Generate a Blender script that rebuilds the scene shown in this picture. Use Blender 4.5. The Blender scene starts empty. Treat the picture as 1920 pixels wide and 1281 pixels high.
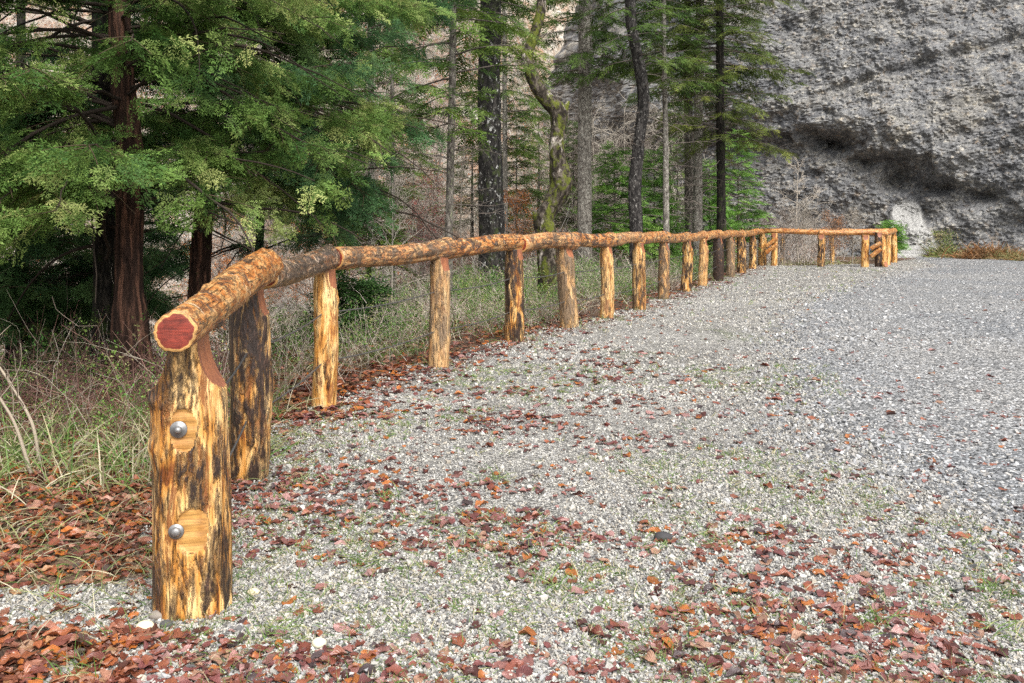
import bpy, math
import numpy as np
from mathutils import Matrix, Vector

# ------------------------------------------------------------------ camera, sky, sun, exposure
scene = bpy.context.scene
F, YH, H0 = 1700.0, 381.0, 1.43           # focal length and horizon of the 1920x1281 photograph, eye height
cam_d = bpy.data.cameras.new("camera")
cam = bpy.data.objects.new("camera", cam_d)
scene.collection.objects.link(cam)
cam.location = (0, 0, H0)
cam.rotation_euler = (math.radians(90), 0, 0)
cam_d.sensor_width = 36
cam_d.lens = F / 1920 * 36
cam_d.shift_y = -(640.5 - YH) / 1920
cam_d.clip_end = 400
scene.camera = cam

world = bpy.data.worlds.new("World")
scene.world = world
world.use_nodes = True
wn, wl = world.node_tree.nodes, world.node_tree.links
bg = wn["Background"]
sky = wn.new("ShaderNodeTexSky")
sky.sky_type = 'NISHITA'
sky.sun_disc = False
sky.sun_elevation = math.radians(48)
sky.sun_rotation = math.radians(156)
sky.dust_density = 4
hsv = wn.new("ShaderNodeHueSaturation")       # overcast: most of the blue is taken out
hsv.inputs["Saturation"].default_value = 0.22
wl.new(sky.outputs[0], hsv.inputs["Color"])
wl.new(hsv.outputs[0], bg.inputs["Color"])
bg.inputs["Strength"].default_value = 0.15

sun_d = bpy.data.lights.new("sun", 'SUN')
sun = bpy.data.objects.new("sun", sun_d)
scene.collection.objects.link(sun)
sun_d.energy = 1.5
sun_d.angle = math.radians(25)
sun_d.color = (1.0, 0.97, 0.92)
sun.rotation_euler = (math.radians(42), 0, math.radians(24))   # from behind the camera, a little to its right

scene.view_settings.view_transform = 'Standard'
scene.view_settings.look = 'None'
scene.view_settings.exposure = 1.1
scene.view_settings.gamma = 1
scene.render.engine = 'CYCLES'
scene.cycles.use_denoising = False
scene.cycles.max_bounces = 6
scene.cycles.diffuse_bounces = 3
scene.cycles.glossy_bounces = 2
scene.cycles.transmission_bounces = 2
scene.cycles.transparent_max_bounces = 4

rng = np.random.default_rng(11)
COL = scene.collection


def PX(px, py, d):
    """the point d metres ahead that the photograph shows at pixel (px, py)"""
    return np.array([(px - 960) / F * d, d, H0 - (py - YH) / F * d])


# ------------------------------------------------------------------ numpy noise
def _h(ix, iy, iz, s):
    n = (ix.astype(np.int64) * 374761393 + iy.astype(np.int64) * 668265263 + iz.astype(np.int64) * 2147483647 + s * 974711) & 0xFFFFFFFF
    n = ((n ^ (n >> 13)) * 1274126177) & 0xFFFFFFFF
    n = ((n ^ (n >> 16)) * 2246822519) & 0xFFFFFFFF
    return ((n ^ (n >> 15)) & 0xFFFFFF) / float(0xFFFFFF)


def vnoise(p, s=0):
    i = np.floor(p)
    f = p - i
    f = f * f * (3 - 2 * f)
    x, y, z = i[:, 0], i[:, 1], i[:, 2]
    r = 0
    for a in (0, 1):
        for b in (0, 1):
            for c in (0, 1):
                w = (f[:, 0] if a else 1 - f[:, 0]) * (f[:, 1] if b else 1 - f[:, 1]) * (f[:, 2] if c else 1 - f[:, 2])
                r = r + w * _h(x + a, y + b, z + c, s)
    return r * 2 - 1


def fbm(p, oct=4, s=0):
    p = np.asarray(p, float)
    r, a = 0, 1.0
    for o in range(oct):
        r = r + a * vnoise(p * (2.03 ** o) + 17.3 * o, s + o)
        a *= 0.5
    return r / (2 - 2 * 0.5 ** oct)


def fbm2(x, y, sc, oct=4, s=0):
    x = np.atleast_1d(np.asarray(x, float)); y = np.atleast_1d(np.asarray(y, float))
    return fbm(np.stack([x * sc, y * sc, np.zeros_like(x)], 1), oct, s)


def cells(p, s=0):
    """distance to the nearest jittered cell point, and that cell's random value"""
    i = np.floor(p)
    best = np.full(len(p), 9.0); idv = np.zeros(len(p))
    for a in (-1, 0, 1):
        for b in (-1, 0, 1):
            for c in (-1, 0, 1):
                x, y, z = i[:, 0] + a, i[:, 1] + b, i[:, 2] + c
                q = np.stack([x + _h(x, y, z, s), y + _h(x, y, z, s + 1), z + _h(x, y, z, s + 2)], 1)
                d = np.sqrt(((q - p) ** 2).sum(1))
                m = d < best
                best = np.where(m, d, best); idv = np.where(m, _h(x, y, z, s + 3), idv)
    return best, idv


def sstep(a, b, x):
    t = np.clip((x - a) / (b - a), 0, 1)
    return t * t * (3 - 2 * t)


def unit(v):
    return v / np.maximum(np.linalg.norm(v, axis=-1, keepdims=True), 1e-9)


# ------------------------------------------------------------------ mesh building
class MB:
    """collects quads (with a colour per vertex and a material slot per face) and links them as ONE mesh object"""
    def __init__(self):
        self.v, self.f, self.c, self.m, self.uv = [], [], [], [], []
        self.n = 0

    def add(self, v, f, col=(0.5, 0.5, 0.5), mat=0, uv=None):
        v = np.asarray(v, float).reshape(-1, 3); f = np.asarray(f, np.int64).reshape(-1, 4)
        c = np.asarray(col, float)
        if c.ndim == 1:
            c = np.repeat(c[None], len(v), 0)
        m = np.full(len(f), mat) if np.isscalar(mat) else np.asarray(mat)
        self.v.append(v); self.f.append(f + self.n); self.c.append(c[:, :3]); self.m.append(m)
        self.uv.append(np.zeros((len(v), 2)) if uv is None else np.asarray(uv, float))
        self.n += len(v)
        return self

    def build(self, name, mats, parent=None, loc=None, matrix=None, smooth=False):
        v = np.concatenate(self.v) if self.v else np.zeros((0, 3))
        f = np.concatenate(self.f) if self.f else np.zeros((0, 4), np.int64)
        if loc is not None:
            v = v - np.asarray(loc, float)
        me = bpy.data.meshes.new(name)
        me.vertices.add(len(v)); me.vertices.foreach_set("co", v.astype(np.float32).ravel())
        me.loops.add(f.size); me.loops.foreach_set("vertex_index", f.astype(np.int32).ravel())
        me.polygons.add(len(f)); me.polygons.foreach_set("loop_start", np.arange(0, f.size, 4, dtype=np.int32))
        me.polygons.foreach_set("material_index", np.concatenate(self.m).astype(np.int32))
        me.polygons.foreach_set("use_smooth", np.full(len(f), smooth, dtype=bool))
        c = np.concatenate(self.c); c = np.concatenate([c, np.ones((len(c), 1))], 1)
        at = me.attributes.new("col", 'FLOAT_COLOR', 'POINT'); at.data.foreach_set("color", c.astype(np.float32).ravel())
        uv = np.concatenate(self.uv)
        if np.any(uv):
            a2 = me.attributes.new("luv", 'FLOAT2', 'POINT'); a2.data.foreach_set("vector", uv.astype(np.float32).ravel())
        me.update(calc_edges=True)
        for m in (mats if isinstance(mats, (list, tuple)) else [mats]):
            me.materials.append(m)
        o = bpy.data.objects.new(name, me)
        COL.objects.link(o)
        if matrix is not None:
            o.matrix_local = matrix
        elif loc is not None and parent is None:
            o.location = tuple(float(q) for q in loc)
        if parent is not None:
            o.parent = parent
        return o


def tag(o, label=None, cat=None, group=None, kind=None):
    if label: o["label"] = label
    if cat: o["category"] = cat
    if group: o["group"] = group
    if kind: o["kind"] = kind
    return o


def thing(name, loc, label, cat, group=None, rz=0.0):
    o = bpy.data.objects.new(name, None)
    o.empty_display_size = 0.2
    o.location = tuple(float(q) for q in loc); o.rotation_euler = (0, 0, rz)
    COL.objects.link(o)
    return tag(o, label, cat, group)


def grid_faces(nu, nv, wrap=False):
    """quads of an nu x nv vertex grid (row-major); wrap joins the last column to the first"""
    i = np.arange(nu - 1)[:, None]; j = np.arange(nv if wrap else nv - 1)[None]
    j2 = (j + 1) % nv
    return np.stack(np.broadcast_arrays(i * nv + j, i * nv + j2, (i + 1) * nv + j2, (i + 1) * nv + j), -1).reshape(-1, 4)


def spline(pts, step):
    """Catmull-Rom through rows of pts (any number of columns; the first three are x, y, z)"""
    p = np.asarray(pts, float)
    q = np.vstack([2 * p[0] - p[1], p, 2 * p[-1] - p[-2]])
    out = []
    for k in range(1, len(q) - 2):
        n = max(2, int(np.linalg.norm(q[k + 1, :3] - q[k, :3]) / step))
        t = np.arange(n)[:, None] / n
        a, b, c, d = q[k - 1], q[k], q[k + 1], q[k + 2]
        out.append(0.5 * (2 * b + (c - a) * t + (2 * a - 5 * b + 4 * c - d) * t ** 2 + (3 * b - a - 3 * c + d) * t ** 3))
    out.append(p[-1:])
    return np.vstack(out)


def tube(path, rad, seg, cap=True, rough=0.0, rsc=6.0, seed=0, zsc=0.25):
    """a tube with a rough (furrowed) skin round a path"""
    path = np.asarray(path, float); rad = np.broadcast_to(np.asarray(rad, float), (len(path),)).copy()
    t = unit(np.gradient(path, axis=0))
    ref = np.array([0., 1., 0.]) if abs(t[0][1]) < .8 else np.array([1., 0., 0.])
    x = unit(np.cross(np.broadcast_to(ref, t.shape), t)); y = np.cross(t, x)
    if cap:
        path = np.vstack([path[:1], path, path[-1:]]); x = np.vstack([x[:1], x, x[-1:]]); y = np.vstack([y[:1], y, y[-1:]])
        rad = np.concatenate([[rad[0] * .02], rad, [rad[-1] * .02]])
    a = np.arange(seg) / seg * 2 * np.pi
    ca, sa = np.cos(a), np.sin(a)
    d = x[:, None] * ca[None, :, None] + y[:, None] * sa[None, :, None]
    r = np.repeat(rad[:, None], seg, 1)
    if rough:
        s = np.concatenate([[0], np.cumsum(np.linalg.norm(np.diff(path, axis=0), axis=1))])
        q = np.stack([np.broadcast_to(ca * rsc / 6, r.shape), np.broadcast_to(sa * rsc / 6, r.shape), np.broadcast_to(s[:, None] * rsc * zsc, r.shape)], -1).reshape(-1, 3)
        nz = fbm(q * 2.2, 4, seed).reshape(r.shape) + .6 * fbm(q * np.array([6, 6, 2.2]), 3, seed + 9).reshape(r.shape)
        r = r * (1 + rough * nz)
    v = path[:, None] + d * r[..., None]
    return v.reshape(-1, 3), grid_faces(len(path), seg, True)


def strands(start, dirs, length, radius, n=5, sides=3, bend=(0, 0, -.3), wig=.25, taper=.75, r=rng):
    """N thin curved tubes at once. Returns verts, faces and the centre lines (N, n, 3)"""
    N = len(start)
    length = np.broadcast_to(length, (N,)); radius = np.broadcast_to(radius, (N,))
    d = unit(np.asarray(dirs, float)); c = np.zeros((N, n, 3)); c[:, 0] = start
    b = np.broadcast_to(np.asarray(bend, float), (N, 3))
    for k in range(1, n):
        d = unit(d + b / (n - 1) + r.normal(0, wig / math.sqrt(n), (N, 3)))
        c[:, k] = c[:, k - 1] + d * (length / (n - 1))[:, None]
    t = unit(np.gradient(c, axis=1))
    ref = np.where(np.abs(t[:, :1, 2:3]) > .8, np.array([1., 0, 0]), np.array([0, 0, 1.]))
    x = unit(np.cross(np.broadcast_to(ref, t.shape), t)); y = np.cross(t, x)
    rr = radius[:, None] * (1 - taper * np.arange(n) / (n - 1))[None]
    a = np.arange(sides) / sides * 2 * np.pi
    v = c[:, :, None] + (x[:, :, None] * np.cos(a)[None, None, :, None] + y[:, :, None] * np.sin(a)[None, None, :, None]) * rr[:, :, None, None]
    f = grid_faces(n, sides, True)
    f = (f[None] + (np.arange(N) * n * sides)[:, None, None]).reshape(-1, 4)
    return v.reshape(-1, 3), f, c


def percol(cols, k):
    return np.repeat(cols, k, 0)


def place(temps, pick, pos, ax, nrm, scale, cols, mb, lvar=None, mat=0):
    """many copies of small quad clumps: temps is a list of (verts (n,4,3) x=axis y=side z=normal, shade (n,4))"""
    ax = unit(ax); side = unit(np.cross(nrm, ax)); nn = np.cross(ax, side)
    for k, (tv, ts) in enumerate(temps):
        m = np.nonzero(pick == k)[0]
        if not len(m): continue
        q = tv.reshape(-1, 3)
        s = scale[m][:, None, None]
        w = pos[m][:, None] + s * (q[None, :, 0:1] * ax[m][:, None] + q[None, :, 1:2] * side[m][:, None] + q[None, :, 2:3] * nn[m][:, None])
        c = cols[m][:, None] * ts.reshape(-1)[None, :, None]
        f = np.arange(len(m) * len(q)).reshape(-1, 4)
        mb.add(w.reshape(-1, 3), f, c.reshape(-1, 3), mat)


# ------------------------------------------------------------------ materials
def newmat(name):
    m = bpy.data.materials.new(name); m.use_nodes = True
    nt = m.node_tree
    return m, nt.nodes, nt.links, nt.nodes["Principled BSDF"]


def ramp(nodes, stops):
    r = nodes.new("ShaderNodeValToRGB")
    e = r.color_ramp.elements
    while len(e) < len(stops): e.new(0.5)
    for i, (p, c) in enumerate(stops):
        e[i].position = p
        e[i].color = (c, c, c, 1) if np.isscalar(c) else (*c, 1)
    return r


def noise(nodes, links, vec, scale, detail=4, rough=.55, dist=0.0, stretch=None):
    n = nodes.new("ShaderNodeTexNoise")
    n.inputs["Scale"].default_value = scale; n.inputs["Detail"].default_value = detail
    n.inputs["Roughness"].default_value = rough; n.inputs["Distortion"].default_value = dist
    if stretch is not None:
        mp = nodes.new("ShaderNodeMapping"); mp.inputs["Scale"].default_value = stretch
        links.new(vec, mp.inputs["Vector"]); vec = mp.outputs[0]
    links.new(vec, n.inputs["Vector"])
    return n


def mixc(nodes, links, fac, a, b, mode='MIX'):
    m = nodes.new("ShaderNodeMix"); m.data_type = 'RGBA'; m.blend_type = mode
    for s, x in ((m.inputs[0], fac), (m.inputs[6], a), (m.inputs[7], b)):
        if hasattr(x, "links"): links.new(x, s)
        elif np.isscalar(x): s.default_value = x
        else: s.default_value = (*x, 1)
    return m.outputs[2]


def mth(nodes, links, op, a, b=None, clamp=False):
    m = nodes.new("ShaderNodeMath"); m.operation = op; m.use_clamp = clamp
    for s, x in zip(m.inputs, (a, b)):
        if x is None: continue
        if hasattr(x, "links"): links.new(x, s)
        else: s.default_value = x
    return m.outputs[0]


def bump(nodes, links, bsdf, height, strength=.5, dist=.01):
    b = nodes.new("ShaderNodeBump"); b.inputs["Strength"].default_value = strength; b.inputs["Distance"].default_value = dist
    links.new(height, b.inputs["Height"]); links.new(b.outputs[0], bsdf.inputs["Normal"])


def objvec(nodes, links, off=True):
    tc = nodes.new("ShaderNodeTexCoord")
    if not off: return tc.outputs["Object"]
    oi = nodes.new("ShaderNodeObjectInfo")
    sc = nodes.new("ShaderNodeVectorMath"); sc.operation = 'SCALE'; sc.inputs[0].default_value = (37, 53, 41)
    links.new(oi.outputs["Random"], sc.inputs["Scale"])
    ad = nodes.new("ShaderNodeVectorMath"); ad.operation = 'ADD'
    links.new(tc.outputs["Object"], ad.inputs[0]); links.new(sc.outputs[0], ad.inputs[1])
    return ad.outputs[0]


def mat_col(name, rough=.7, spec=.3, transl=0.0, veins=False):
    """a material whose colour is each leaf's / stone's / twig's own"""
    m, n, l, b = newmat(name)
    a = n.new("ShaderNodeAttribute"); a.attribute_name = "col"
    c = a.outputs["Color"]
    if veins:
        u = n.new("ShaderNodeAttribute"); u.attribute_name = "luv"
        sx = n.new("ShaderNodeSeparateXYZ"); l.new(u.outputs["Vector"], sx.inputs[0])
        ab = mth(n, l, 'ABSOLUTE', sx.outputs[1])
        ph = mth(n, l, 'SUBTRACT', mth(n, l, 'MULTIPLY', sx.outputs[0], 46.0), mth(n, l, 'MULTIPLY', ab, 22.0))
        w = mth(n, l, 'SINE', ph)
        r = ramp(n, [(.0, .72), (.75, 1.0), (1., 1.12)])
        l.new(mth(n, l, 'MULTIPLY_ADD', w, .5), r.inputs[0])
        mid = ramp(n, [(.0, 1.35), (.06, 1.0)]); l.new(ab, mid.inputs[0])
        c = mixc(n, l, 1.0, mixc(n, l, 1.0, c, r.outputs[0], 'MULTIPLY'), mid.outputs[0], 'MULTIPLY')
        bump(n, l, b, w, .35, .002)
    l.new(c, b.inputs["Base Color"])
    b.inputs["Roughness"].default_value = rough; b.inputs["Specular IOR Level"].default_value = spec
    if transl:
        t = n.new("ShaderNodeBsdfTranslucent"); l.new(c, t.inputs["Color"])
        mx = n.new("ShaderNodeMixShader"); mx.inputs[0].default_value = transl
        l.new(b.outputs[0], mx.inputs[1]); l.new(t.outputs[0], mx.inputs[2])
        l.new(mx.outputs[0], n["Material Output"].inputs["Surface"])
    return m


def mat_log(name, pale, mid, deep, bark, bark_amt, along=1.0):
    """half peeled log: streaky wood along local z with remnants of dark bark"""
    m, n, l, b = newmat(name)
    v = objvec(n, l)
    s1 = noise(n, l, v, 1, 6, .6, .4, (28, 28, 4.2 * along))
    s2 = noise(n, l, v, 1, 4, .6, .2, (80, 80, 9 * along))
    big = noise(n, l, v, 1, 3, .5, .5, (6, 6, 2.4))
    mixv = mth(n, l, 'ADD', mth(n, l, 'MULTIPLY', s1.outputs[0], .7), mth(n, l, 'MULTIPLY', big.outputs[0], .3))
    r = ramp(n, [(.37, deep), (.44, mid), (.50, tuple((np.array(mid) + np.array(pale)) / 2)), (.55, pale), (.66, tuple(np.minimum(np.array(pale) * np.array([1.08, 1.2, 1.5]), .8)))]); l.new(mixv, r.inputs[0])
    fine = ramp(n, [(.36, .32), (.49, 1.0), (.72, 1.2)]); l.new(s2.outputs[0], fine.inputs[0])
    c = mixc(n, l, 1.0, r.outputs[0], fine.outputs[0], 'MULTIPLY')
    p1 = noise(n, l, v, 1, 7, .66, .7, (13, 13, 3.4 * along))
    p2 = noise(n, l, v, 1, 5, .7, .3, (46, 46, 13 * along))
    pm = mth(n, l, 'ADD', mth(n, l, 'MULTIPLY', p1.outputs[0], .72), mth(n, l, 'MULTIPLY', p2.outputs[0], .28))
    at = n.new("ShaderNodeAttribute"); at.attribute_type = 'OBJECT'; at.attribute_name = "bark"
    pm = mth(n, l, 'ADD', pm, mth(n, l, 'MULTIPLY', at.outputs["Fac"], 1.0))
    rr = ramp(n, [(.483, 0.0), (.512, .55), (.558, 1.0)]); l.new(pm, rr.inputs[0])
    bn = noise(n, l, v, 1, 5, .7, .2, (60, 60, 18))
    br = ramp(n, [(.3, tuple(np.array(bark) * .45)), (.55, bark), (.75, tuple(np.array(bark) * np.array([4.2, 3.2, 2.6]) + .014))]); l.new(bn.outputs[0], br.inputs[0])
    c = mixc(n, l, rr.outputs[0], c, br.outputs[0])
    red = noise(n, l, v, 1, 6, .65, .6, (17, 17, 4.5 * along)); r3 = ramp(n, [(.555, 0.0), (.59, .85)]); l.new(red.outputs[0], r3.inputs[0])
    c = mixc(n, l, mth(n, l, 'MULTIPLY', r3.outputs[0], mth(n, l, 'SUBTRACT', 1.0, rr.outputs[0])), c, (.20, .068, .022))
    if along > 1.5:                                     # draw-knife scars across a rail, and grey weathering along its top
        k1 = noise(n, l, v, 1, 5, .6, .8, (7, 7, 30)); kr = ramp(n, [(.62, 0.0), (.66, .8)]); l.new(k1.outputs[0], kr.inputs[0])
        c = mixc(n, l, kr.outputs[0], c, (.66, .50, .33))
        k2 = noise(n, l, v, 1, 6, .7, .5, (10, 10, 16)); kr2 = ramp(n, [(.58, 0.0), (.63, .85)]); l.new(k2.outputs[0], kr2.inputs[0])
        c = mixc(n, l, kr2.outputs[0], c, (.075, .048, .038))
    ck = noise(n, l, v, 1, 3, .5, .25, (30, 30, .9)); cr_ = ramp(n, [(.485, 0.0), (.497, 1.0), (.503, 1.0), (.515, 0.0)]); l.new(ck.outputs[0], cr_.inputs[0])
    ck2 = noise(n, l, v, 1, 3, .5, .2, (4, 4, 2.2)); cr2 = ramp(n, [(.5, 0.0), (.56, .8)]); l.new(ck2.outputs[0], cr2.inputs[0])
    crack = mth(n, l, 'MULTIPLY', cr_.outputs[0], cr2.outputs[0])
    c = mixc(n, l, crack, c, (.035, .018, .01))
    ga = n.new("ShaderNodeAttribute"); ga.attribute_type = 'OBJECT'; ga.attribute_name = "weathered"
    c = mixc(n, l, mth(n, l, 'MULTIPLY', ga.outputs["Fac"], 1.0), c, mixc(n, l, 1.0, (.34, .235, .14), fine.outputs[0], 'MULTIPLY'))
    l.new(c, b.inputs["Base Color"])
    b.inputs["Roughness"].default_value = .38; b.inputs["Specular IOR Level"].default_value = .4
    hgt = mth(n, l, 'ADD', mth(n, l, 'MULTIPLY', rr.outputs[0], .8), mth(n, l, 'MULTIPLY', s1.outputs[0], .9))
    bump(n, l, b, mth(n, l, 'SUBTRACT', mth(n, l, 'ADD', hgt, mth(n, l, 'MULTIPLY', bn.outputs[0], .5)), mth(n, l, 'MULTIPLY', crack, .8)), .9, .012)
    return m


def mat_bark(name, dark, light, patch=None, patch_amt=.0, patch2=None, patch2_amt=.0, sx=22, sz=5, psc=7):
    m, n, l, b = newmat(name)
    v = objvec(n, l)
    s = noise(n, l, v, 1, 6, .65, .6, (sx, sx, sz))
    f = noise(n, l, v, 1, 4, .7, .2, (sx * 3, sx * 3, sz * 5))
    r = ramp(n, [(.34, tuple(np.array(dark) * .5)), (.48, dark), (.66, light)]); l.new(s.outputs[0], r.inputs[0])
    fr = ramp(n, [(.3, .55), (.55, 1.0), (.75, 1.35)]); l.new(f.outputs[0], fr.inputs[0])
    c = mixc(n, l, 1.0, r.outputs[0], fr.outputs[0], 'MULTIPLY')
    for k, (pc, amt, q) in enumerate(((patch, patch_amt, psc), (patch2, patch2_amt, psc * .45))):
        if pc is None: continue
        p = noise(n, l, v, 1, 7, .68, .3, (q + k, q + 1, q * .75))
        th = .66 - amt * .3
        pr = ramp(n, [(th - .01, 0.0), (th + .07, 1.0)]); l.new(p.outputs[0], pr.inputs[0])
        c = mixc(n, l, pr.outputs[0], c, mixc(n, l, 1.0, pc, fr.outputs[0], 'MULTIPLY'))
    l.new(c, b.inputs["Base Color"])
    b.inputs["Roughness"].default_value = .9; b.inputs["Specular IOR Level"].default_value = .15
    bump(n, l, b, mth(n, l, 'ADD', s.outputs[0], mth(n, l, 'MULTIPLY', f.outputs[0], .5)), .9, .02)
    return m


def mat_ground():
    """pale chippings where no soil lies, brown litter soil elsewhere (mask 'col': red = soil, green = moss, blue = hill floor)"""
    m, n, l, b = newmat("ground_gravel_and_soil")
    v = objvec(n, l, False)
    vo = n.new("ShaderNodeTexVoronoi"); vo.inputs["Scale"].default_value = 85; l.new(v, vo.inputs["Vector"])
    vo2 = n.new("ShaderNodeTexVoronoi"); vo2.inputs["Scale"].default_value = 27; l.new(v, vo2.inputs["Vector"])
    sx = n.new("ShaderNodeSeparateXYZ"); l.new(vo.outputs["Color"], sx.inputs[0])
    g = ramp(n, [(.0, (.10, .097, .092)), (.3, (.26, .252, .238)), (.65, (.41, .40, .375)), (1., (.60, .585, .55))]); l.new(sx.outputs[0], g.inputs[0])
    gap = ramp(n, [(.3, 1.0), (.75, .42)]); l.new(vo.outputs["Distance"], gap.inputs[0])
    c = mixc(n, l, 1.0, g.outputs[0], gap.outputs[0], 'MULTIPLY')
    sx2 = n.new("ShaderNodeSeparateXYZ"); l.new(vo2.outputs["Color"], sx2.inputs[0])
    g2 = ramp(n, [(.0, .7), (1., 1.25)]); l.new(sx2.outputs[1], g2.inputs[0])
    c = mixc(n, l, 1.0, c, g2.outputs[0], 'MULTIPLY')
    pat = noise(n, l, v, .9, 5, .6, .3); pr = ramp(n, [(.35, (.78, .765, .74)), (.6, (1.05, 1.04, 1.02))]); l.new(pat.outputs[0], pr.inputs[0])
    c = mixc(n, l, 1.0, c, pr.outputs[0], 'MULTIPLY')
    a = n.new("ShaderNodeAttribute"); a.attribute_name = "col"
    ms = n.new("ShaderNodeSeparateXYZ"); l.new(a.outputs["Color"], ms.inputs[0])
    jag = noise(n, l, v, 7, 6, .7, .2)
    def mask(ch, w=.35):
        s = mth(n, l, 'ADD', ms.outputs[ch], mth(n, l, 'MULTIPLY', mth(n, l, 'SUBTRACT', jag.outputs[0], .5), 1.3))
        r = ramp(n, [(.5 - w * .5, 0.0), (.5 + w * .5, 1.0)]); l.new(s, r.inputs[0]); return r.outputs[0]
    so = noise(n, l, v, 34, 5, .7, .4)
    soil = ramp(n, [(.3, (.025, .016, .011)), (.48, (.10, .06, .038)), (.6, (.18, .105, .065)), (.75, (.27, .20, .13))]); l.new(so.outputs[0], soil.inputs[0])
    mo = noise(n, l, v, 55, 4, .7)
    moss = ramp(n, [(.3, (.03, .045, .012)), (.55, (.10, .13, .04)), (.75, (.24, .25, .12))]); l.new(mo.outputs[0], moss.inputs[0])
    h1 = noise(n, l, v, 1.1, 8, .72, .5); h2 = noise(n, l, v, 5.5, 6, .75, .3)
    hill = ramp(n, [(.28, (.05, .043, .037)), (.42, (.21, .185, .145)), (.5, (.33, .29, .235)), (.58, (.44, .41, .36)), (.72, (.58, .56, .53))])
    l.new(mth(n, l, 'ADD', mth(n, l, 'MULTIPLY', h1.outputs[0], .45), mth(n, l, 'MULTIPLY', h2.outputs[0], .55)), hill.inputs[0])
    h3 = noise(n, l, v, .8, 7, .75, .4); hr = ramp(n, [(.46, 0.0), (.60, .8)]); l.new(h3.outputs[0], hr.inputs[0])
    hillc = mixc(n, l, mth(n, l, 'MULTIPLY', hr.outputs[0], .95), hill.outputs[0], (.30, .155, .085))
    c = mixc(n, l, mask(0), c, soil.outputs[0])
    c = mixc(n, l, mth(n, l, 'MULTIPLY', mask(1), .75), c, moss.outputs[0])
    c = mixc(n, l, mask(2, .5), c, hillc)
    l.new(c, b.inputs["Base Color"])
    b.inputs["Roughness"].default_value = .75; b.inputs["Specular IOR Level"].default_value = .25
    hh = mth(n, l, 'SUBTRACT', 1.0, vo.outputs["Distance"])
    bump(n, l, b, mth(n, l, 'ADD', hh, mth(n, l, 'MULTIPLY', so.outputs[0], .6)), .8, .012)
    return m


def mat_road():
    m, n, l, b = newmat("road_grey_chippings")
    v = objvec(n, l, False)
    vo = n.new("ShaderNodeTexVoronoi"); vo.inputs["Scale"].default_value = 46; l.new(v, vo.inputs["Vector"])
    sx = n.new("ShaderNodeSeparateXYZ"); l.new(vo.outputs["Color"], sx.inputs[0])
    g = ramp(n, [(.0, (.09, .091, .093)), (.35, (.21, .213, .216)), (.7, (.34, .342, .345)), (1., (.54, .54, .54))]); l.new(sx.outputs[0], g.inputs[0])
    gap = ramp(n, [(.3, 1.0), (.75, .32)]); l.new(vo.outputs["Distance"], gap.inputs[0])
    c = mixc(n, l, 1.0, g.outputs[0], gap.outputs[0], 'MULTIPLY')
    p = noise(n, l, v, .35, 5, .6, .4); pr = ramp(n, [(.36, (.86, .88, .9)), (.62, (1.18, 1.15, 1.1))]); l.new(p.outputs[0], pr.inputs[0])
    c = mixc(n, l, 1.0, c, pr.outputs[0], 'MULTIPLY')
    l.new(c, b.inputs["Base Color"]); b.inputs["Roughness"].default_value = .7; b.inputs["Specular IOR Level"].default_value = .3
    bump(n, l, b, mth(n, l, 'SUBTRACT', 1.0, vo.outputs["Distance"]), .9, .015)
    return m


def mat_rock():
    """pebbly conglomerate: grey, with tan pebbles and dark wet streaks with overhang shade painted in ('col': red = pebble value, green = stain, blue = pale fall)"""
    m, n, l, b = newmat("conglomerate_rock")
    v = objvec(n, l, False)
    a = n.new("ShaderNodeAttribute"); a.attribute_name = "col"
    ms = n.new("ShaderNodeSeparateXYZ"); l.new(a.outputs["Color"], ms.inputs[0])
    g = ramp(n, [(.0, (.028, .028, .029)), (.4, (.102, .102, .103)), (.75, (.195, .194, .191)), (.9, (.275, .257, .222)), (1., (.42, .415, .405))]); l.new(ms.outputs[0], g.inputs[0])
    fn = noise(n, l, v, 13, 6, .75, .2); fr = ramp(n, [(.3, .45), (.5, 1.0), (.72, 1.4)]); l.new(fn.outputs[0], fr.inputs[0])
    c = mixc(n, l, 1.0, g.outputs[0], fr.outputs[0], 'MULTIPLY')
    bl = noise(n, l, v, .45, 6, .65, .5, (1, 1, 1.6)); br = ramp(n, [(.36, (.7, .71, .74)), (.5, (1, 1, 1)), (.66, (1.15, 1.1, 1.0))]); l.new(bl.outputs[0], br.inputs[0])
    c = mixc(n, l, 1.0, c, br.outputs[0], 'MULTIPLY')
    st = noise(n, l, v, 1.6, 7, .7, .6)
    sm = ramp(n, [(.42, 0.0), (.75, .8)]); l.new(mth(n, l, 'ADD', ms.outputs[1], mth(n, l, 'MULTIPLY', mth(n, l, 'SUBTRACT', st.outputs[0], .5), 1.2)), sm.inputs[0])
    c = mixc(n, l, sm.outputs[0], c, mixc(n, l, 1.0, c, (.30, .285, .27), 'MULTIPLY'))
    tn = noise(n, l, v, 3.2, 6, .7, .3); tr = ramp(n, [(.56, 0.0), (.68, .42)]); l.new(tn.outputs[0], tr.inputs[0])
    c = mixc(n, l, tr.outputs[0], c, (.30, .22, .14))
    c = mixc(n, l, ms.outputs[2], c, mixc(n, l, 1.0, (.33, .325, .31), fr.outputs[0], 'MULTIPLY'))
    l.new(c, b.inputs["Base Color"]); b.inputs["Roughness"].default_value = .9; b.inputs["Specular IOR Level"].default_value = .2
    bump(n, l, b, fn.outputs[0], .7, .05)
    return m


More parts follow.
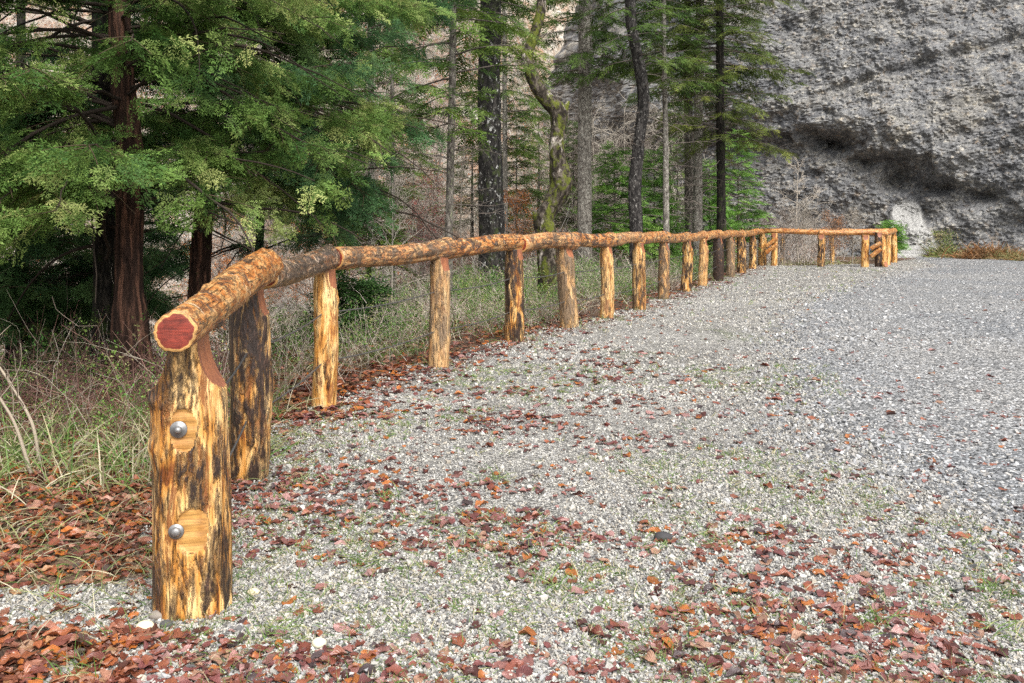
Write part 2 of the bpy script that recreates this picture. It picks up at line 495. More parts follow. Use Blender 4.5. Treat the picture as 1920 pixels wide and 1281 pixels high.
def mat_cut(name, sap, heart, rings=False):
    """sawn wood; with rings: red heartwood inside a pale sapwood ring (local z is the log's axis)"""
    m, n, l, b = newmat(name)
    tc = n.new("ShaderNodeTexCoord"); v = tc.outputs["Object"]
    sw = noise(n, l, v, 1, 4, .65, .1, (12, 160, 160)); sr = ramp(n, [(.35, .62), (.55, 1.0), (.75, 1.25)]); l.new(sw.outputs[0], sr.inputs[0])
    if rings:
        a = n.new("ShaderNodeAttribute"); a.attribute_name = "col"
        ms = n.new("ShaderNodeSeparateXYZ"); l.new(a.outputs["Color"], ms.inputs[0])
        j = noise(n, l, v, 14, 3, .5)
        rr = ramp(n, [(.0, heart), (.82, heart), (.87, sap), (.97, tuple(np.array(sap) * .8)), (1., (.2, .09, .03))])
        l.new(mth(n, l, 'ADD', ms.outputs[0], mth(n, l, 'MULTIPLY', mth(n, l, 'SUBTRACT', j.outputs[0], .5), .05)), rr.inputs[0])
        c = rr.outputs[0]
        wv = mth(n, l, 'SINE', mth(n, l, 'MULTIPLY', mth(n, l, 'ADD', ms.outputs[0], mth(n, l, 'MULTIPLY', j.outputs[0], .12)), 75.0)); wr = ramp(n, [(.0, .72), (.6, 1.0), (1., 1.15)]); l.new(mth(n, l, 'MULTIPLY_ADD', wv, .5), wr.inputs[0])
        bl = noise(n, l, v, 26, 5, .7, .5); b2 = ramp(n, [(.35, .5), (.55, 1.0), (.75, 1.3)]); l.new(bl.outputs[0], b2.inputs[0])
        c = mixc(n, l, 1.0, mixc(n, l, 1.0, c, wr.outputs[0], 'MULTIPLY'), b2.outputs[0], 'MULTIPLY')
    else:
        st = noise(n, l, v, 1, 5, .6, .3, (18, 18, 4)); rr = ramp(n, [(.35, heart), (.6, sap)]); l.new(st.outputs[0], rr.inputs[0]); c = rr.outputs[0]
    c = mixc(n, l, 1.0, c, sr.outputs[0], 'MULTIPLY')
    l.new(c, b.inputs["Base Color"]); b.inputs["Roughness"].default_value = .55
    bump(n, l, b, sw.outputs[0], .4, .003)
    return m


def mat_plain(name, col, rough=.4, metal=0.0):
    m, n, l, b = newmat(name)
    v = objvec(n, l)
    s = noise(n, l, v, 60, 4, .6); r = ramp(n, [(.3, tuple(np.array(col) * .75)), (.7, tuple(np.array(col) * 1.15))]); l.new(s.outputs[0], r.inputs[0])
    l.new(r.outputs[0], b.inputs["Base Color"]); b.inputs["Roughness"].default_value = rough; b.inputs["Metallic"].default_value = metal
    return m


M = {
    "post": mat_log("half_peeled_post_wood", (.68, .42, .165), (.50, .22, .045), (.17, .052, .012), (.036, .022, .016), .5),
    "rail": mat_log("half_peeled_rail_wood", (.54, .29, .105), (.44, .14, .022), (.18, .06, .015), (.045, .028, .022), .5, 2.4),
    "greyrail": mat_log("grey_barked_rail_wood", (.38, .26, .17), (.26, .13, .06), (.12, .05, .02), (.055, .042, .035), .5, 2.0),
    "scoop": mat_cut("red_scooped_wood", (.36, .13, .055), (.20, .07, .035)),
    "facet": mat_cut("fresh_sawn_facet_wood", (.50, .27, .075), (.36, .165, .04)),
    "end": mat_cut("red_heartwood_log_end", (.66, .36, .12), (.24, .034, .018), True),
    "steel": mat_plain("galvanised_steel", (.30, .295, .29), .5, .8),
    "cable": mat_plain("weathered_steel_cable", (.09, .085, .08), .6, .4),
    "ground": mat_ground(), "road": mat_road(), "rock": mat_rock(),
    "leaf": mat_col("wet_fallen_beech_leaf", .33, .55, .12, True),
    "stone": mat_col("stone_chipping", .75, .3),
    "grass": mat_col("grass_blade", .6, .3, .25),
    "twig": mat_col("bare_twig", .85, .2),
    "needle": mat_col("conifer_needle", .6, .2, .35),
    "yewbark": mat_bark("reddish_yew_bark", (.034, .019, .014), (.17, .084, .055), (.05, .065, .02), .15, sx=20, sz=2.4),
    "darkbark": mat_bark("dark_moist_bark", (.012, .011, .009), (.045, .038, .03), (.03, .045, .012), .3),
    "lichenbark": mat_bark("dark_bark_with_white_lichen", (.014, .013, .012), (.055, .05, .045), (.50, .50, .47), .22, (.04, .05, .02), .35, sx=16, sz=6, psc=13),
    "mossbark": mat_bark("pale_bark_under_moss", (.030, .024, .018), (.15, .125, .10), (.095, .108, .018), .54, (.55, .49, .43), .25, sx=14, sz=8, psc=6.5),
    "greybark": mat_bark("pale_grey_spruce_bark", (.15, .135, .115), (.36, .335, .29), (.45, .44, .38), .3, sx=18, sz=9, psc=22),
    "dimbark": mat_bark("grey_brown_bark", (.10, .088, .075), (.27, .245, .21), (.20, .21, .13), .3, sx=20, sz=8, psc=18),
    "curvebark": mat_bark("charcoal_bark", (.022, .02, .019), (.085, .078, .072), (.25, .24, .22), .25, sx=16, sz=7, psc=18),
}

# ------------------------------------------------------------------ the lie of the land
# posts: pixel of the foot, width in pixels, distance
POSTS = [(361, 1165, 141, 3.10), (467, 905, 74, 4.64), (608, 766, 45, 6.33), (822, 691, 38, 7.87), (963, 642, 36, 9.39), (1066, 611, 34, 10.6),
         (1137, 590, 25, 11.63), (1197, 577, 25, 13.0), (1244, 561, 21, 14.6), (1287, 545, 20, 16.4), (1318, 540, 17, 17.9), (1346, 529, 20, 19.5),
         (1369, 526, 16, 21.1), (1390, 513, 17, 22.8), (1411, 506, 13, 25.0), (1429, 498, 15, 27.2)]
POSTS = [(a, b, w, d + w / 2 / F * d) for a, b, w, d in POSTS]      # the foot's front edge is what the photograph shows
PXY = np.array([[(p[0] - 960) / F * p[3], p[3]] for p in POSTS])
FX_Y = np.concatenate([[-6, 0], PXY[:, 1], [28.2, 30, 33, 40, 120]])
FX_X = np.concatenate([[-.5, -.9], PXY[:, 0], [11.3, 12.6, 14.8, 17, 19]])


def fx(y):
    return np.interp(y, FX_Y, FX_X)


def rx(y):
    """left edge of the grey road"""
    return np.interp(y, [-2, 2.5, 3.9, 4.7, 6, 7.6, 11, 15.5, 21.5, 27, 35], [3.2, 2.75, 2.2, 1.95, 2.0, 2.35, 3.3, 5.3, 8.9, 12.8, 15.4])


def gz0(x, y):
    z = -.025 * np.where(y > 8, (y - 8) - 1.6 * (1 - np.exp(-(y - 8) / 1.6)), 0)
    t = fx(y) - x
    lim = np.interp(y, [0, 7, 12, 20, 27, 30], [2.0, 2.2, 3.0, 5.0, 6.0, 5.0])
    u = np.maximum(t - lim, 0)
    drop = .035 * np.maximum(t, 0) + np.minimum(.42 * (u - .8 * (1 - np.exp(-u / .8))), 4.2)
    hill = -3.6 + .62 * np.maximum(y - 27 + .12 * (x + 5), 0) + 1.2 * fbm2(x, y, .09, 3, 5) + .35 * fbm2(x, y, .5, 3, 6)
    hill = np.where(y > 24, hill, -9) - 14 * sstep(-2, 5, x) * (1 - sstep(58, 72, y))
    z = z - drop
    return np.maximum(z, hill)


def gz(x, y):
    x = np.atleast_1d(np.asarray(x, float)); y = np.atleast_1d(np.asarray(y, float))
    n = .030 * fbm2(x, y, .55, 3, 21) + .012 * fbm2(x, y, 2.4, 3, 22)
    t = fx(y) - x
    berm = .05 * np.exp(-((t - 1.1) / .6) ** 2) * sstep(8, 5, y)
    rough = .10 * fbm2(x, y, 1.3, 3, 23) * sstep(.5, 2.0, t)
    return gz0(x, y) + n + berm + rough


def bare_patch(x, y):
    """clean chippings round the first post"""
    return sstep(1.2, .8, np.hypot((x + .75) / 1.2, (y - 3.22 - .08 * fbm2(x, y, 1.7, 2, 45)) / .27))


def soilmask(x, y):
    """1 where litter soil lies, 0 where clean chippings show"""
    t = fx(y) - x
    m = sstep(-.15, .45, t + .25 * fbm2(x, y, 1.6, 3, 31))
    m = np.maximum(m, .5 * np.exp(-((t + .1) / .35) ** 2))
    return m * (1 - bare_patch(x, y))


def leafdens(x, y):
    t = fx(y) - x
    c = .5 + .5 * np.clip(fbm2(x, y, 1.1, 3, 41) * 2.2, -1, 1)
    c2 = .5 + .5 * np.clip(fbm2(x * .45, y, 2.6, 3, 42) * 2.6, -1, 1)
    d = .09 + .26 * sstep(9, 4, y) * c2
    d = np.maximum(d, (.25 + 1.0 * c) * sstep(3.45, 2.95, y - .25 * fbm2(x, y, 1.5, 2, 43)))          # across the foreground
    d = np.maximum(d, (.45 + .85 * c) * sstep(-.05, .25, t) * sstep(5.4, 4.6, y))                    # left of the first post
    d = np.maximum(d, .75 * c * sstep(0, .4, t) * sstep(8.5, 6, y))
    d = np.maximum(d, (.55 + 1.1 * c2) * sstep(3.4, 3.8, y) * sstep(6.0, 4.6, y) * sstep(-1.3, -.6, t))
    d = np.maximum(d, (.2 + .7 * c2) * sstep(3.3, 3.7, y) * sstep(5.6, 4.4, y) * sstep(-2.3, -.8, t))
    d = np.maximum(d, (.5 + 1.7 * c) * np.exp(-((t - .08) / .55) ** 2) * sstep(5, 6.2, y))           # along the foot of the fence
    d = np.maximum(d, (.35 + .9 * c) * sstep(.35, 1.0, x + .25 * (3.6 - y)) * sstep(4.55, 3.7, y + .35 * fbm2(x, y, .9, 2, 44)))
    d = np.maximum(d, 1.1 * sstep(.58, .78, c2) * sstep(12, 7, y) * sstep(-3.2, -1.0, t))
    bare = bare_patch(x, y)
    pd = np.min(np.hypot(x[:, None] - PXY[None, :, 0], y[:, None] - PXY[None, :, 1]), 1)
    d = np.maximum(d, 1.5 * c * sstep(.42, .14, pd) * sstep(4, 4.4, y))                               # leaves gather at the posts
    return d * (1 - .8 * bare) * np.where(t > 0, .66, .37)


def frustum(x, y, pad=.25):
    return np.abs(x) < .5647 * y + pad


xs = np.concatenate([-np.geomspace(75, 4.2, 110), np.arange(-4.1, 4.5, .07), np.geomspace(4.6, 75, 130)])
ys = np.concatenate([np.arange(-6, 1.6, .3), np.arange(1.6, 10, .07), np.geomspace(10, 125, 200)[1:]])
XX, YY = np.meshgrid(xs, ys, indexing='ij')
gx, gy = XX.ravel(), YY.ravel()
gzv = gz(gx, gy)
tt = fx(gy) - gx
g_soil = soilmask(gx, gy)
g_moss = np.clip(.12 + .6 * fbm2(gx, gy, .8, 4, 51), 0, 1) * np.where(tt < .3, .95, .75) + .25 * sstep(0, 1, tt) * sstep(12, 6, gy)
g_hill = sstep(1.0, 4.0, tt - np.interp(gy, [0, 8, 20], [3, 2.5, 2.0]))
gcol = np.stack([g_soil, g_moss, g_hill], 1)
gf = grid_faces(len(xs), len(ys))[:, ::-1]
fc_t = tt[gf].mean(1); fc_y = gy[gf].mean(1)
lim = np.interp(fc_y, [0, 7, 12, 20, 27, 30], [2.0, 2.2, 3.0, 5.0, 6.0, 5.0])
zone = np.where(fc_t < .1, 0, np.where((fc_y > 27) & (fc_t > lim), 2, 1))
for zid, nm in ((0, "gravel_path"), (1, "forest_floor"), (2, "hillside")):
    ff = gf[zone == zid]
    used = np.unique(ff); remap = np.zeros(len(gx), np.int64); remap[used] = np.arange(len(used))
    mb = MB(); mb.add(np.stack([gx, gy, gzv], 1)[used], remap[ff], gcol[used])
    tag(mb.build(nm, M["ground"], smooth=True), kind="structure")

# the road: a sheet 4 mm above the chippings, with a ragged left edge
yr = np.concatenate([np.arange(1.2, 9, .05), np.geomspace(9, 36, 160)])
edge = rx(yr) + .22 * fbm2(np.zeros_like(yr), yr, .8, 3, 61) + .10 * fbm2(np.ones_like(yr) * 3, yr, 5, 3, 62)
sv = np.concatenate([[0], np.geomspace(.02, 1, 60)])
RX = edge[:, None] + (30 - edge)[:, None] * sv[None]; RY = np.repeat(yr[:, None], len(sv), 1)
rz = gz(RX.ravel(), RY.ravel()) + np.minimum(.004 + .03 * np.repeat(sv[None], len(yr), 0).ravel() ** .5, .012)
mb = MB(); mb.add(np.stack([RX.ravel(), RY.ravel(), rz], 1), grid_faces(len(yr), len(sv))[:, ::-1])
tag(mb.build("road", M["road"], smooth=True), kind="structure")

# ------------------------------------------------------------------ the cliff
cx = np.concatenate([np.arange(1.5, 7.6, .1), np.arange(7.6, 22.6, .045), np.arange(22.6, 34, .18)])
cz = np.concatenate([np.arange(-5, -.9, .2), np.arange(-.9, 10.2, .045), np.arange(10.2, 17, .2)])
CX, CZ = [a.ravel() for a in np.meshgrid(cx, cz, indexing='ij')]
CY = np.interp(CX, [1.5, 4, 7, 10, 13, 17, 21, 26, 30, 34], [58, 52, 45, 40.5, 38.2, 36.6, 34.3, 29, 23, 16])
zu = np.interp(CX, [2, 8, 11, 13.4, 16, 18, 20, 26], [4.8, 4.8, 4.5, 4.1, 3.0, 2.2, 1.3, .7])
p3 = np.stack([CX, CY * .3, CZ], 1)
zu = zu + .95 * fbm(np.stack([CX, CY * .3, CZ * .4], 1) * .75, 4, 71) + .4 * fbm(np.stack([CX, CY * .3, CZ * .5], 1) * 2.1, 3, 76)
zz = CZ - zu
ov = np.interp(CX, [8, 11, 15.2, 17.0, 18.6, 22], [.55, .85, 1.0, .75, .35, .15])
fwd = .70 * ov * sstep(-.8, .9, zz)
fwd += 1.0 * ov * np.exp(-((zz + .2) / 1.3) ** 2) * fbm(np.stack([CX * .8, CY * .2, CZ * 1.1], 1), 4, 78) + .35 * sstep(-.1, .25, zz) - .34 * np.maximum(zz - 1.2, 0) - .015 * np.maximum(zz - 1.4, 0) ** 2
fwd += .40 * sstep(-.6, -3.2, zz)                                    # the foot of the wall comes out again
def pocket(px, pz, sx_, sz_, dep):
    return -dep * np.exp(-((CX - px) / sx_) ** 2 - ((CZ - pz) / sz_) ** 2)
fwd += pocket(13.45, 3.95, .75, .30, 1.7) + pocket(15.75, 2.45, .55, .5, 1.7) + pocket(17.0, 2.0, .7, .3, 1.0) + pocket(14.6, 3.1, .7, .3, .9)
fwd += pocket(11.5, 3.6, .9, .35, .5) + pocket(18.6, 1.7, .8, .28, .5) + pocket(16.6, 1.0, .6, .35, .5) + pocket(11.9, 1.6, .8, .5, .35)
fw = .40 + .28 * np.clip(1.5 - CZ, 0, 2)
fall = sstep(1.2, .75, np.abs(CX - 16.0 + .12 * (CZ - 1) + .25 * fbm(p3 * 1.6, 3, 77)) / fw) * sstep(1.75, 1.25, CZ) * sstep(-.9, -.4, CZ)    # pale knee of rock above the road
fwd += .75 * fall * sstep(1.7, .3, CZ)
strata = CZ - .32 * (CX - 14) - 7.6
fwd += .35 * fbm(np.stack([CX * .12, CY * .0, strata * 1.1], 1), 4, 72) + .55 * sstep(.35, -.2, np.abs(strata)) * 0
fwd += -.25 * np.exp(-((strata - .2) / .3) ** 2) * sstep(13, 17, CX) - .35 * np.exp(-((strata + 1.3) / .22) ** 2) * sstep(12, 15, CX)
p4 = np.stack([CX, CY * .3 + 3, CZ], 1)
fwd += .75 * fbm(p3 * .32, 4, 73) + .42 * fbm(p4 * 1.1, 4, 74) + .15 * fbm(p4 * 3.1, 3, 75)
d1, id1 = cells(np.stack([CX, CY * .2 + fwd * .5, CZ * 1.15], 1) * 7.0, 81)
d2, id2 = cells(np.stack([CX, CY * .2 + fwd * .5, CZ * 1.2], 1) * 13, 85)
fwd += .10 * (1 - 1.5 * d1) * (.4 + id1) + .075 * (1 - 1.5 * d2) * (.3 + id2) + rng.normal(0, .007, len(fwd))
val = np.clip(.25 + .45 * id1 + .3 * id2, 0, 1)
stain_shade = np.clip(.55 * np.exp(-((zz + .1) / .9) ** 2) + .30 * np.exp(-((zz + 2.0) / 1.2) ** 2) * sstep(15, 11, CX) + .3 * np.exp(-(strata + 1.3) ** 2 / .3), 0, 1) * (1 - fall) * (.35 + .65 * ov)  # dark stains, plus the overhang's shade painted into the colour
nrm = np.gradient(CY.reshape(len(cx), len(cz)), cx, axis=0).ravel()
nx, ny = nrm, -np.ones_like(nrm); ln = np.hypot(nx, ny); nx, ny = nx / ln, ny / ln
mb = MB(); mb.add(np.stack([CX + nx * fwd, CY + ny * fwd, CZ], 1), grid_faces(len(cx), len(cz)), np.stack([val, stain_shade, np.clip(fall * 1.6 - .35, 0, .9)], 1))
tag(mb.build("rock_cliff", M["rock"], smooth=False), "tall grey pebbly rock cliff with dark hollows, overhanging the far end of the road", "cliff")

# ------------------------------------------------------------------ the fence
def log_local(L, r0, r1, seed, bend=0.0, knots=4, na=40, step=.014, rough=.05, bulge=0.0, endcol=True):
    """verts of a log lying along local z from 0 to L, with flat closed ends; returns verts, faces, column count, per-face 'is an end'"""
    r_ = np.random.default_rng(seed)
    nz_ = max(12, int(L / step))
    z = np.linspace(0, L, nz_)
    a = np.arange(na) / na * 2 * np.pi
    ca, sa = np.cos(a), np.sin(a)
    R = (r0 + (r1 - r0) * z / L)[:, None] * np.ones((1, na))
    q = np.stack([np.broadcast_to(ca * 1.6, R.shape), np.broadcast_to(sa * 1.6, R.shape), np.broadcast_to(z[:, None] * 1.5, R.shape)], -1).reshape(-1, 3)
    R = R * (1 + rough * 1.3 * fbm(q * 1.2, 3, seed).reshape(R.shape) + rough * .9 * fbm(q * np.array([4.5, 4.5, 1.2]), 4, seed + 3).reshape(R.shape))
    for k in range(knots):
        z0, a0 = r_.uniform(.08, .92) * L, r_.uniform(0, 2 * np.pi)
        da = np.abs((a - a0 + np.pi) % (2 * np.pi) - np.pi)
        R = R + r_.uniform(.006, .018) * np.exp(-((z[:, None] - z0) / r_.uniform(.02, .05)) ** 2 - (da[None] / .33) ** 2)
    if bulge:
        R = R * (1 + bulge * (np.exp(-((z - L * .97) / .14) ** 2) + .6 * np.exp(-((z - L * .03) / .12) ** 2)))[:, None]
    bx = bend * np.sin(z / L * np.pi + r_.uniform(-.6, .6)) + bend * .4 * np.sin(z / L * 2 * np.pi + r_.uniform(0, 6))
    by = bend * .7 * np.sin(z / L * np.pi * 1.5 + r_.uniform(0, 6))
    ring_r = [0.02, .25, .5, .72, .88, .96, 1.0]
    rows, cr = [], []
    for s in ring_r[:-1]:
        rows.append(np.stack([bx[0] + R[0] * s * ca, by[0] + R[0] * s * sa, np.full(na, z[0] - .004 * (1 - s ** 8))], -1)); cr.append(s)
    for i in range(nz_):
        rows.append(np.stack([bx[i] + R[i] * ca, by[i] + R[i] * sa, np.full(na, z[i])], -1)); cr.append(1.0)
    for s in ring_r[:-1][::-1]:
        rows.append(np.stack([bx[-1] + R[-1] * s * ca, by[-1] + R[-1] * s * sa, np.full(na, z[-1] + .004 * (1 - s ** 8))], -1)); cr.append(s)
    v = np.concatenate(rows); c = np.repeat(np.array(cr), na)
    f = grid_faces(len(rows), na, True)
    ends = np.zeros((len(rows) - 1, na), int); k = len(ring_r) - 1
    ends[:k] = 1; ends[-k:] = 1
    return v, f, c, ends.ravel()


fence = thing("log_fence", (PXY[0, 0], PXY[0, 1], 0.0),
              "long rustic log fence with half peeled posts, curving away along the gravel to the cliff", "fence")
FL = np.array(fence.location)


def tangent(i, P):
    a, b = P[max(i - 1, 0)], P[min(i + 1, len(P) - 1)]
    t = (b - a); return t / np.linalg.norm(t)


def make_post(parent, base, h, r, tan, seed, bark, lean=(0, 0), neck=.42, first=False, label=None, origin=FL):
    v, f, c, ends = log_local(h, r * 1.03, r * .97, seed, bend=.012 if not first else .004, knots=5, na=150 if first else 48, step=.006 if first else .014, rough=.05)
    z = v[:, 2]
    Hs = .19 if first else .15
    t = np.clip((h - z) / Hs, 0, 1)
    w = neck * r + (1.25 * r - neck * r) * (1 - np.sqrt(1 - t ** 2))
    side = np.abs(v[:, 0]) > w
    v[:, 0] = np.where(side, np.sign(v[:, 0]) * w, v[:, 0])
    cut = side[f].sum(1) >= 3
    mat = np.where(cut & (ends == 0), 1, 0)
    mat = np.where(ends == 1, 2, mat)
    if first:                                           # sawn facets round the two bolts, on the side facing along the fence
        for zc, hw, hh, x0, dep in ((.655, .047, .075, .0, .010), (.31, .055, .080, .028, .009)):
            el = ((v[:, 0] - x0) / hw) ** 2 + ((z - zc) / hh) ** 2 < 1 + .25 * fbm(v * 22, 2, seed)
            front = (v[:, 1] < -.5 * r) & el
            v[:, 1] = np.where(front, np.maximum(v[:, 1], -r + dep + .002 * np.sin(z * 900)), v[:, 1])
            mat = np.where(front[f].sum(1) >= 3, 2, mat)
    v[:, 0] += lean[0] * z / h; v[:, 1] += lean[1] * z / h
    ang = math.atan2(tan[1], tan[0]) - math.pi / 2
    o = MB().add(v, f, np.repeat(c[:, None], 3, 1), mat).build("post", [M["post"], M["scoop"], M["facet"]], parent,
                 matrix=Matrix.Translation(Vector([float(q) for q in (np.array(base) - origin)])) @ Matrix.Rotation(ang, 4, 'Z'), smooth=True)
    o["bark"] = bark
    o["weathered"] = {121: .55, 135: .5, 142: .2, 149: .1, 156: .35, 170: .3, 184: .4}.get(seed, .0)
    if label: o["label"] = label
    return o


def between(a, b):
    """a frame whose z runs from a to b"""
    a, b = np.array(a, float), np.array(b, float)
    z = Vector(b - a).normalized()
    x = Vector((0, 0, 1)).cross(z).normalized(); y = z.cross(x)
    m = Matrix((x, y, z)).transposed().to_4x4(); m.translation = Vector(a)
    return m, float(np.linalg.norm(b - a))


def make_rail(parent, a, b, r0, r1, seed, bark, mat="rail", bend=.02, bulge=.10, origin=FL, name="rail", knots=7, step=.016):
    m, L = between(np.array(a) - origin, np.array(b) - origin)
    v, f, c, ends = log_local(L, r0, r1, seed, bend=bend, knots=knots, na=52, step=step, rough=.095, bulge=bulge)
    o = MB().add(v, f, np.repeat(c[:, None], 3, 1), ends).build(name, [M[mat], M["end"]], parent, matrix=m, smooth=True)
    o["bark"] = bark
    o["weathered"] = {422: .3, 444: .25, 466: .3, 499: .2}.get(seed, .05)
    return o


RAILZ = [1.012, 1.035, 1.018, 1.027, 1.010, .987, .958, .922, .871, .805, .778, .742, .695, .652, .612, .585]
TOPX = [-.012, -.004, .004, .006, .005, -.03, 0, 0, 0, .01, 0, 0, 0, 0, 0, 0]
BARK = [-.002, .040, -.075, -.02, .025, .0, -.05, .0, .03, -.02, -.05, .12, .06, .02, .0, -.02]
posts = []
for i, (px, py, w, d) in enumerate(POSTS):
    x, y = PXY[i]
    zb = float(gz(x, y)[0])
    r = w / 2 / F * d
    top = RAILZ[i] - .055
    posts.append((x, y, zb, r))
    make_post(fence, (x, y, zb - .004), top - zb, r, tangent(i, PXY), 100 + i * 7, BARK[i], lean=(TOPX[i] * (2 if i == 5 else 1), 0), neck=.36 if i == 0 else .6, first=(i == 0),
              label={0: "thick post with two bolts and a scooped top", 1: "thick dark barky post", 5: "twisted grey post", 11: "dark brown barky post"}.get(i))

# bolts in the first post (washer and domed nut in one piece)
def bolt_mesh(rw, rd, h):
    prof = [(.001, .0), (rw, .0), (rw, .004), (rw * .96, .006), (rd * 1.05, .0065), (rd, .010), (rd, h * .55), (rd * .86, h * .8), (rd * .5, h * .96), (.001, h)]
    n = 28; a = np.arange(n) / n * 2 * np.pi
    v = np.concatenate([np.stack([r * np.cos(a), r * np.sin(a), np.full(n, z)], -1) for r, z in prof])
    return v, grid_faces(len(prof), n, True)
p0 = [o for o in fence.children if o.name == "post"][0]
r0 = posts[0][3]
for zc, x0, rw in ((.660, -.022, .029), (.312, -.030, .026)):
    v, f = bolt_mesh(rw, rw * .42 if zc > .5 else rw * .62, .021)
    MB().add(v, f).build("bolt", M["steel"], p0, matrix=Matrix.Translation((x0, -r0 + .008, zc)) @ Matrix.Rotation(math.radians(90), 4, 'X'), smooth=True)

RR = [.083, .083, .080, .086, .088, .082, .080, .085, .080, .078, .085, .082, .08, .08, .08, .08]
RBARK = [-.06, .02, .0, -.015, -.02, .0, -.03, -.02, -.03, -.05, -.05, -.03, -.05, -.05, -.06, -.06]
for i in range(15):
    a = np.array([PXY[i, 0], PXY[i, 1], RAILZ[i]]); b = np.array([PXY[i + 1, 0], PXY[i + 1, 1], RAILZ[i + 1]])
    u = (b - a) / np.linalg.norm(b - a)
    if i == 0:
        s, e = PX(329, 621, 2.95), PX(494, 502, 4.98)
    else:
        s, e = a + u * (.20 if i == 1 else .12), b + u * .15
    rr = np.random.default_rng(300 + i)
    make_rail(fence, s, e, *((.066, .094) if i == 0 else (RR[i] * rr.uniform(.93, 1.0), RR[i] * rr.uniform(1.0, 1.08))), 400 + 11 * i, RBARK[i], "greyrail" if i == 1 else "rail", bend=.010 if i == 0 else .022, bulge=.05 if i == 0 else .12, step=.012 if i < 3 else .02)

# far end: across to the road, then a short turn away from the camera
FAR = [(1452, 498, 27.0), (1540, 500, 26.6), (1622, 500, 26.1), (1655, 497, 26.2), (1664, 493, 27.4), (1676, 489, 29.0)]
FP = np.array([[(p[0] - 960) / F * p[2], p[2]] for p in FAR])
FZ = [H0 - (q - YH) / F * p[2] for q, p in zip((434, 435.5, 437, 437.5, 436, 434), FAR)]
allp = np.vstack([PXY[-1:], FP])
for k in range(6):
    x, y = FP[k]; zb = float(gz(x, y)[0])
    make_post(fence, (x, y, zb - .01), FZ[k] - .05 - zb, .105 if k in (1, 2) else .09, tangent(k + 1, allp), 700 + k, (.02 if k == 1 else -.1), neck=.7)
chain = [(PXY[-1, 0], PXY[-1, 1], RAILZ[-1])] + [(FP[k, 0], FP[k, 1], FZ[k]) for k in range(6)]
for a, b, r in ((0, 2, .07), (2, 4, .085), (4, 6, .085)):
    A, B = np.array(chain[a]), np.array(chain[b]); u = (B - A) / np.linalg.norm(B - A)
    make_rail(fence, A - u * .06, B + u * .12, r, r * 1.05, 820 + a, -.12, "rail", bend=.02, bulge=.08)
for (x0, y0, x1, y1, d) in ((1436, 462, 1457, 447, 26.9), (1436, 474, 1457, 458, 26.9), (1633, 467, 1652, 456, 25.9), (1633, 481, 1652, 467, 25.9)):
    make_rail(fence, PX(x0, y0, d), PX(x1, y1, d - .1), .062, .062, 900 + x0 + y0, -.14, "rail", bend=.0, bulge=0, name="brace", knots=2)
make_post(fence, (*FP[2] + np.array([.36, -.05]), float(gz(*(FP[2] + np.array([.36, -.05])))[0]) - .01), 1.0, .10, (1, 0), 777, .1, neck=.8)
make_post(fence, (*FP[2] + np.array([.47, -.25]), float(gz(*(FP[2] + np.array([.47, -.25])))[0]) - .01), .17, .075, (1, 0), 778, -.1, neck=.9)

# two steel cables strung from post to post
for hgt in (.955 - .0, .46):
    frac = .665 if hgt > .7 else .32
    pts = []
    for (x, y, zb, r) in posts:
        pts.append([x, y, zb + frac * (1.0)])
    pts = np.array(pts)
    pth = [pts[0] + np.array([0, r0 * .6, 0])]
    for a, b in zip(pts[:-1], pts[1:]):
        for t in np.linspace(0, 1, 9)[(1 if len(pth) > 1 else 1):]:
            q = a + (b - a) * t; q = q - np.array([0, 0, .03 * 4 * t * (1 - t)]); pth.append(q)
    v, f = tube(np.array(pth) - FL, .0052, 8)
    MB().add(v, f).build("cable", M["cable"], fence, smooth=True)

# a second, shorter run of the same fence farther back, beyond the corner
back = thing("log_fence", (12.3, 30.6, float(gz(12.3, 30.6)[0])), "short far log rail fence behind the corner of the long log fence", "fence")
BL = np.array(back.location)
bp = np.array([[12.55, 30.2], [10.9, 30.9], [9.4, 31.5], [7.9, 32.0]])
bz = [H0 - (432.5 - YH) / F * q for q in bp[:, 1]]
for k in range(4):
    zb = float(gz(*bp[k])[0])
    make_post(back, (*bp[k], zb - .02), bz[k] - .05 - zb, .08, (-1, .3), 860 + k, -.12, neck=.7, origin=BL)
for k in range(3):
    make_rail(back, (*bp[k], bz[k]), (bp[k + 1][0] - .1, bp[k + 1][1], bz[k + 1]), .07, .075, 880 + k, -.13, origin=BL)

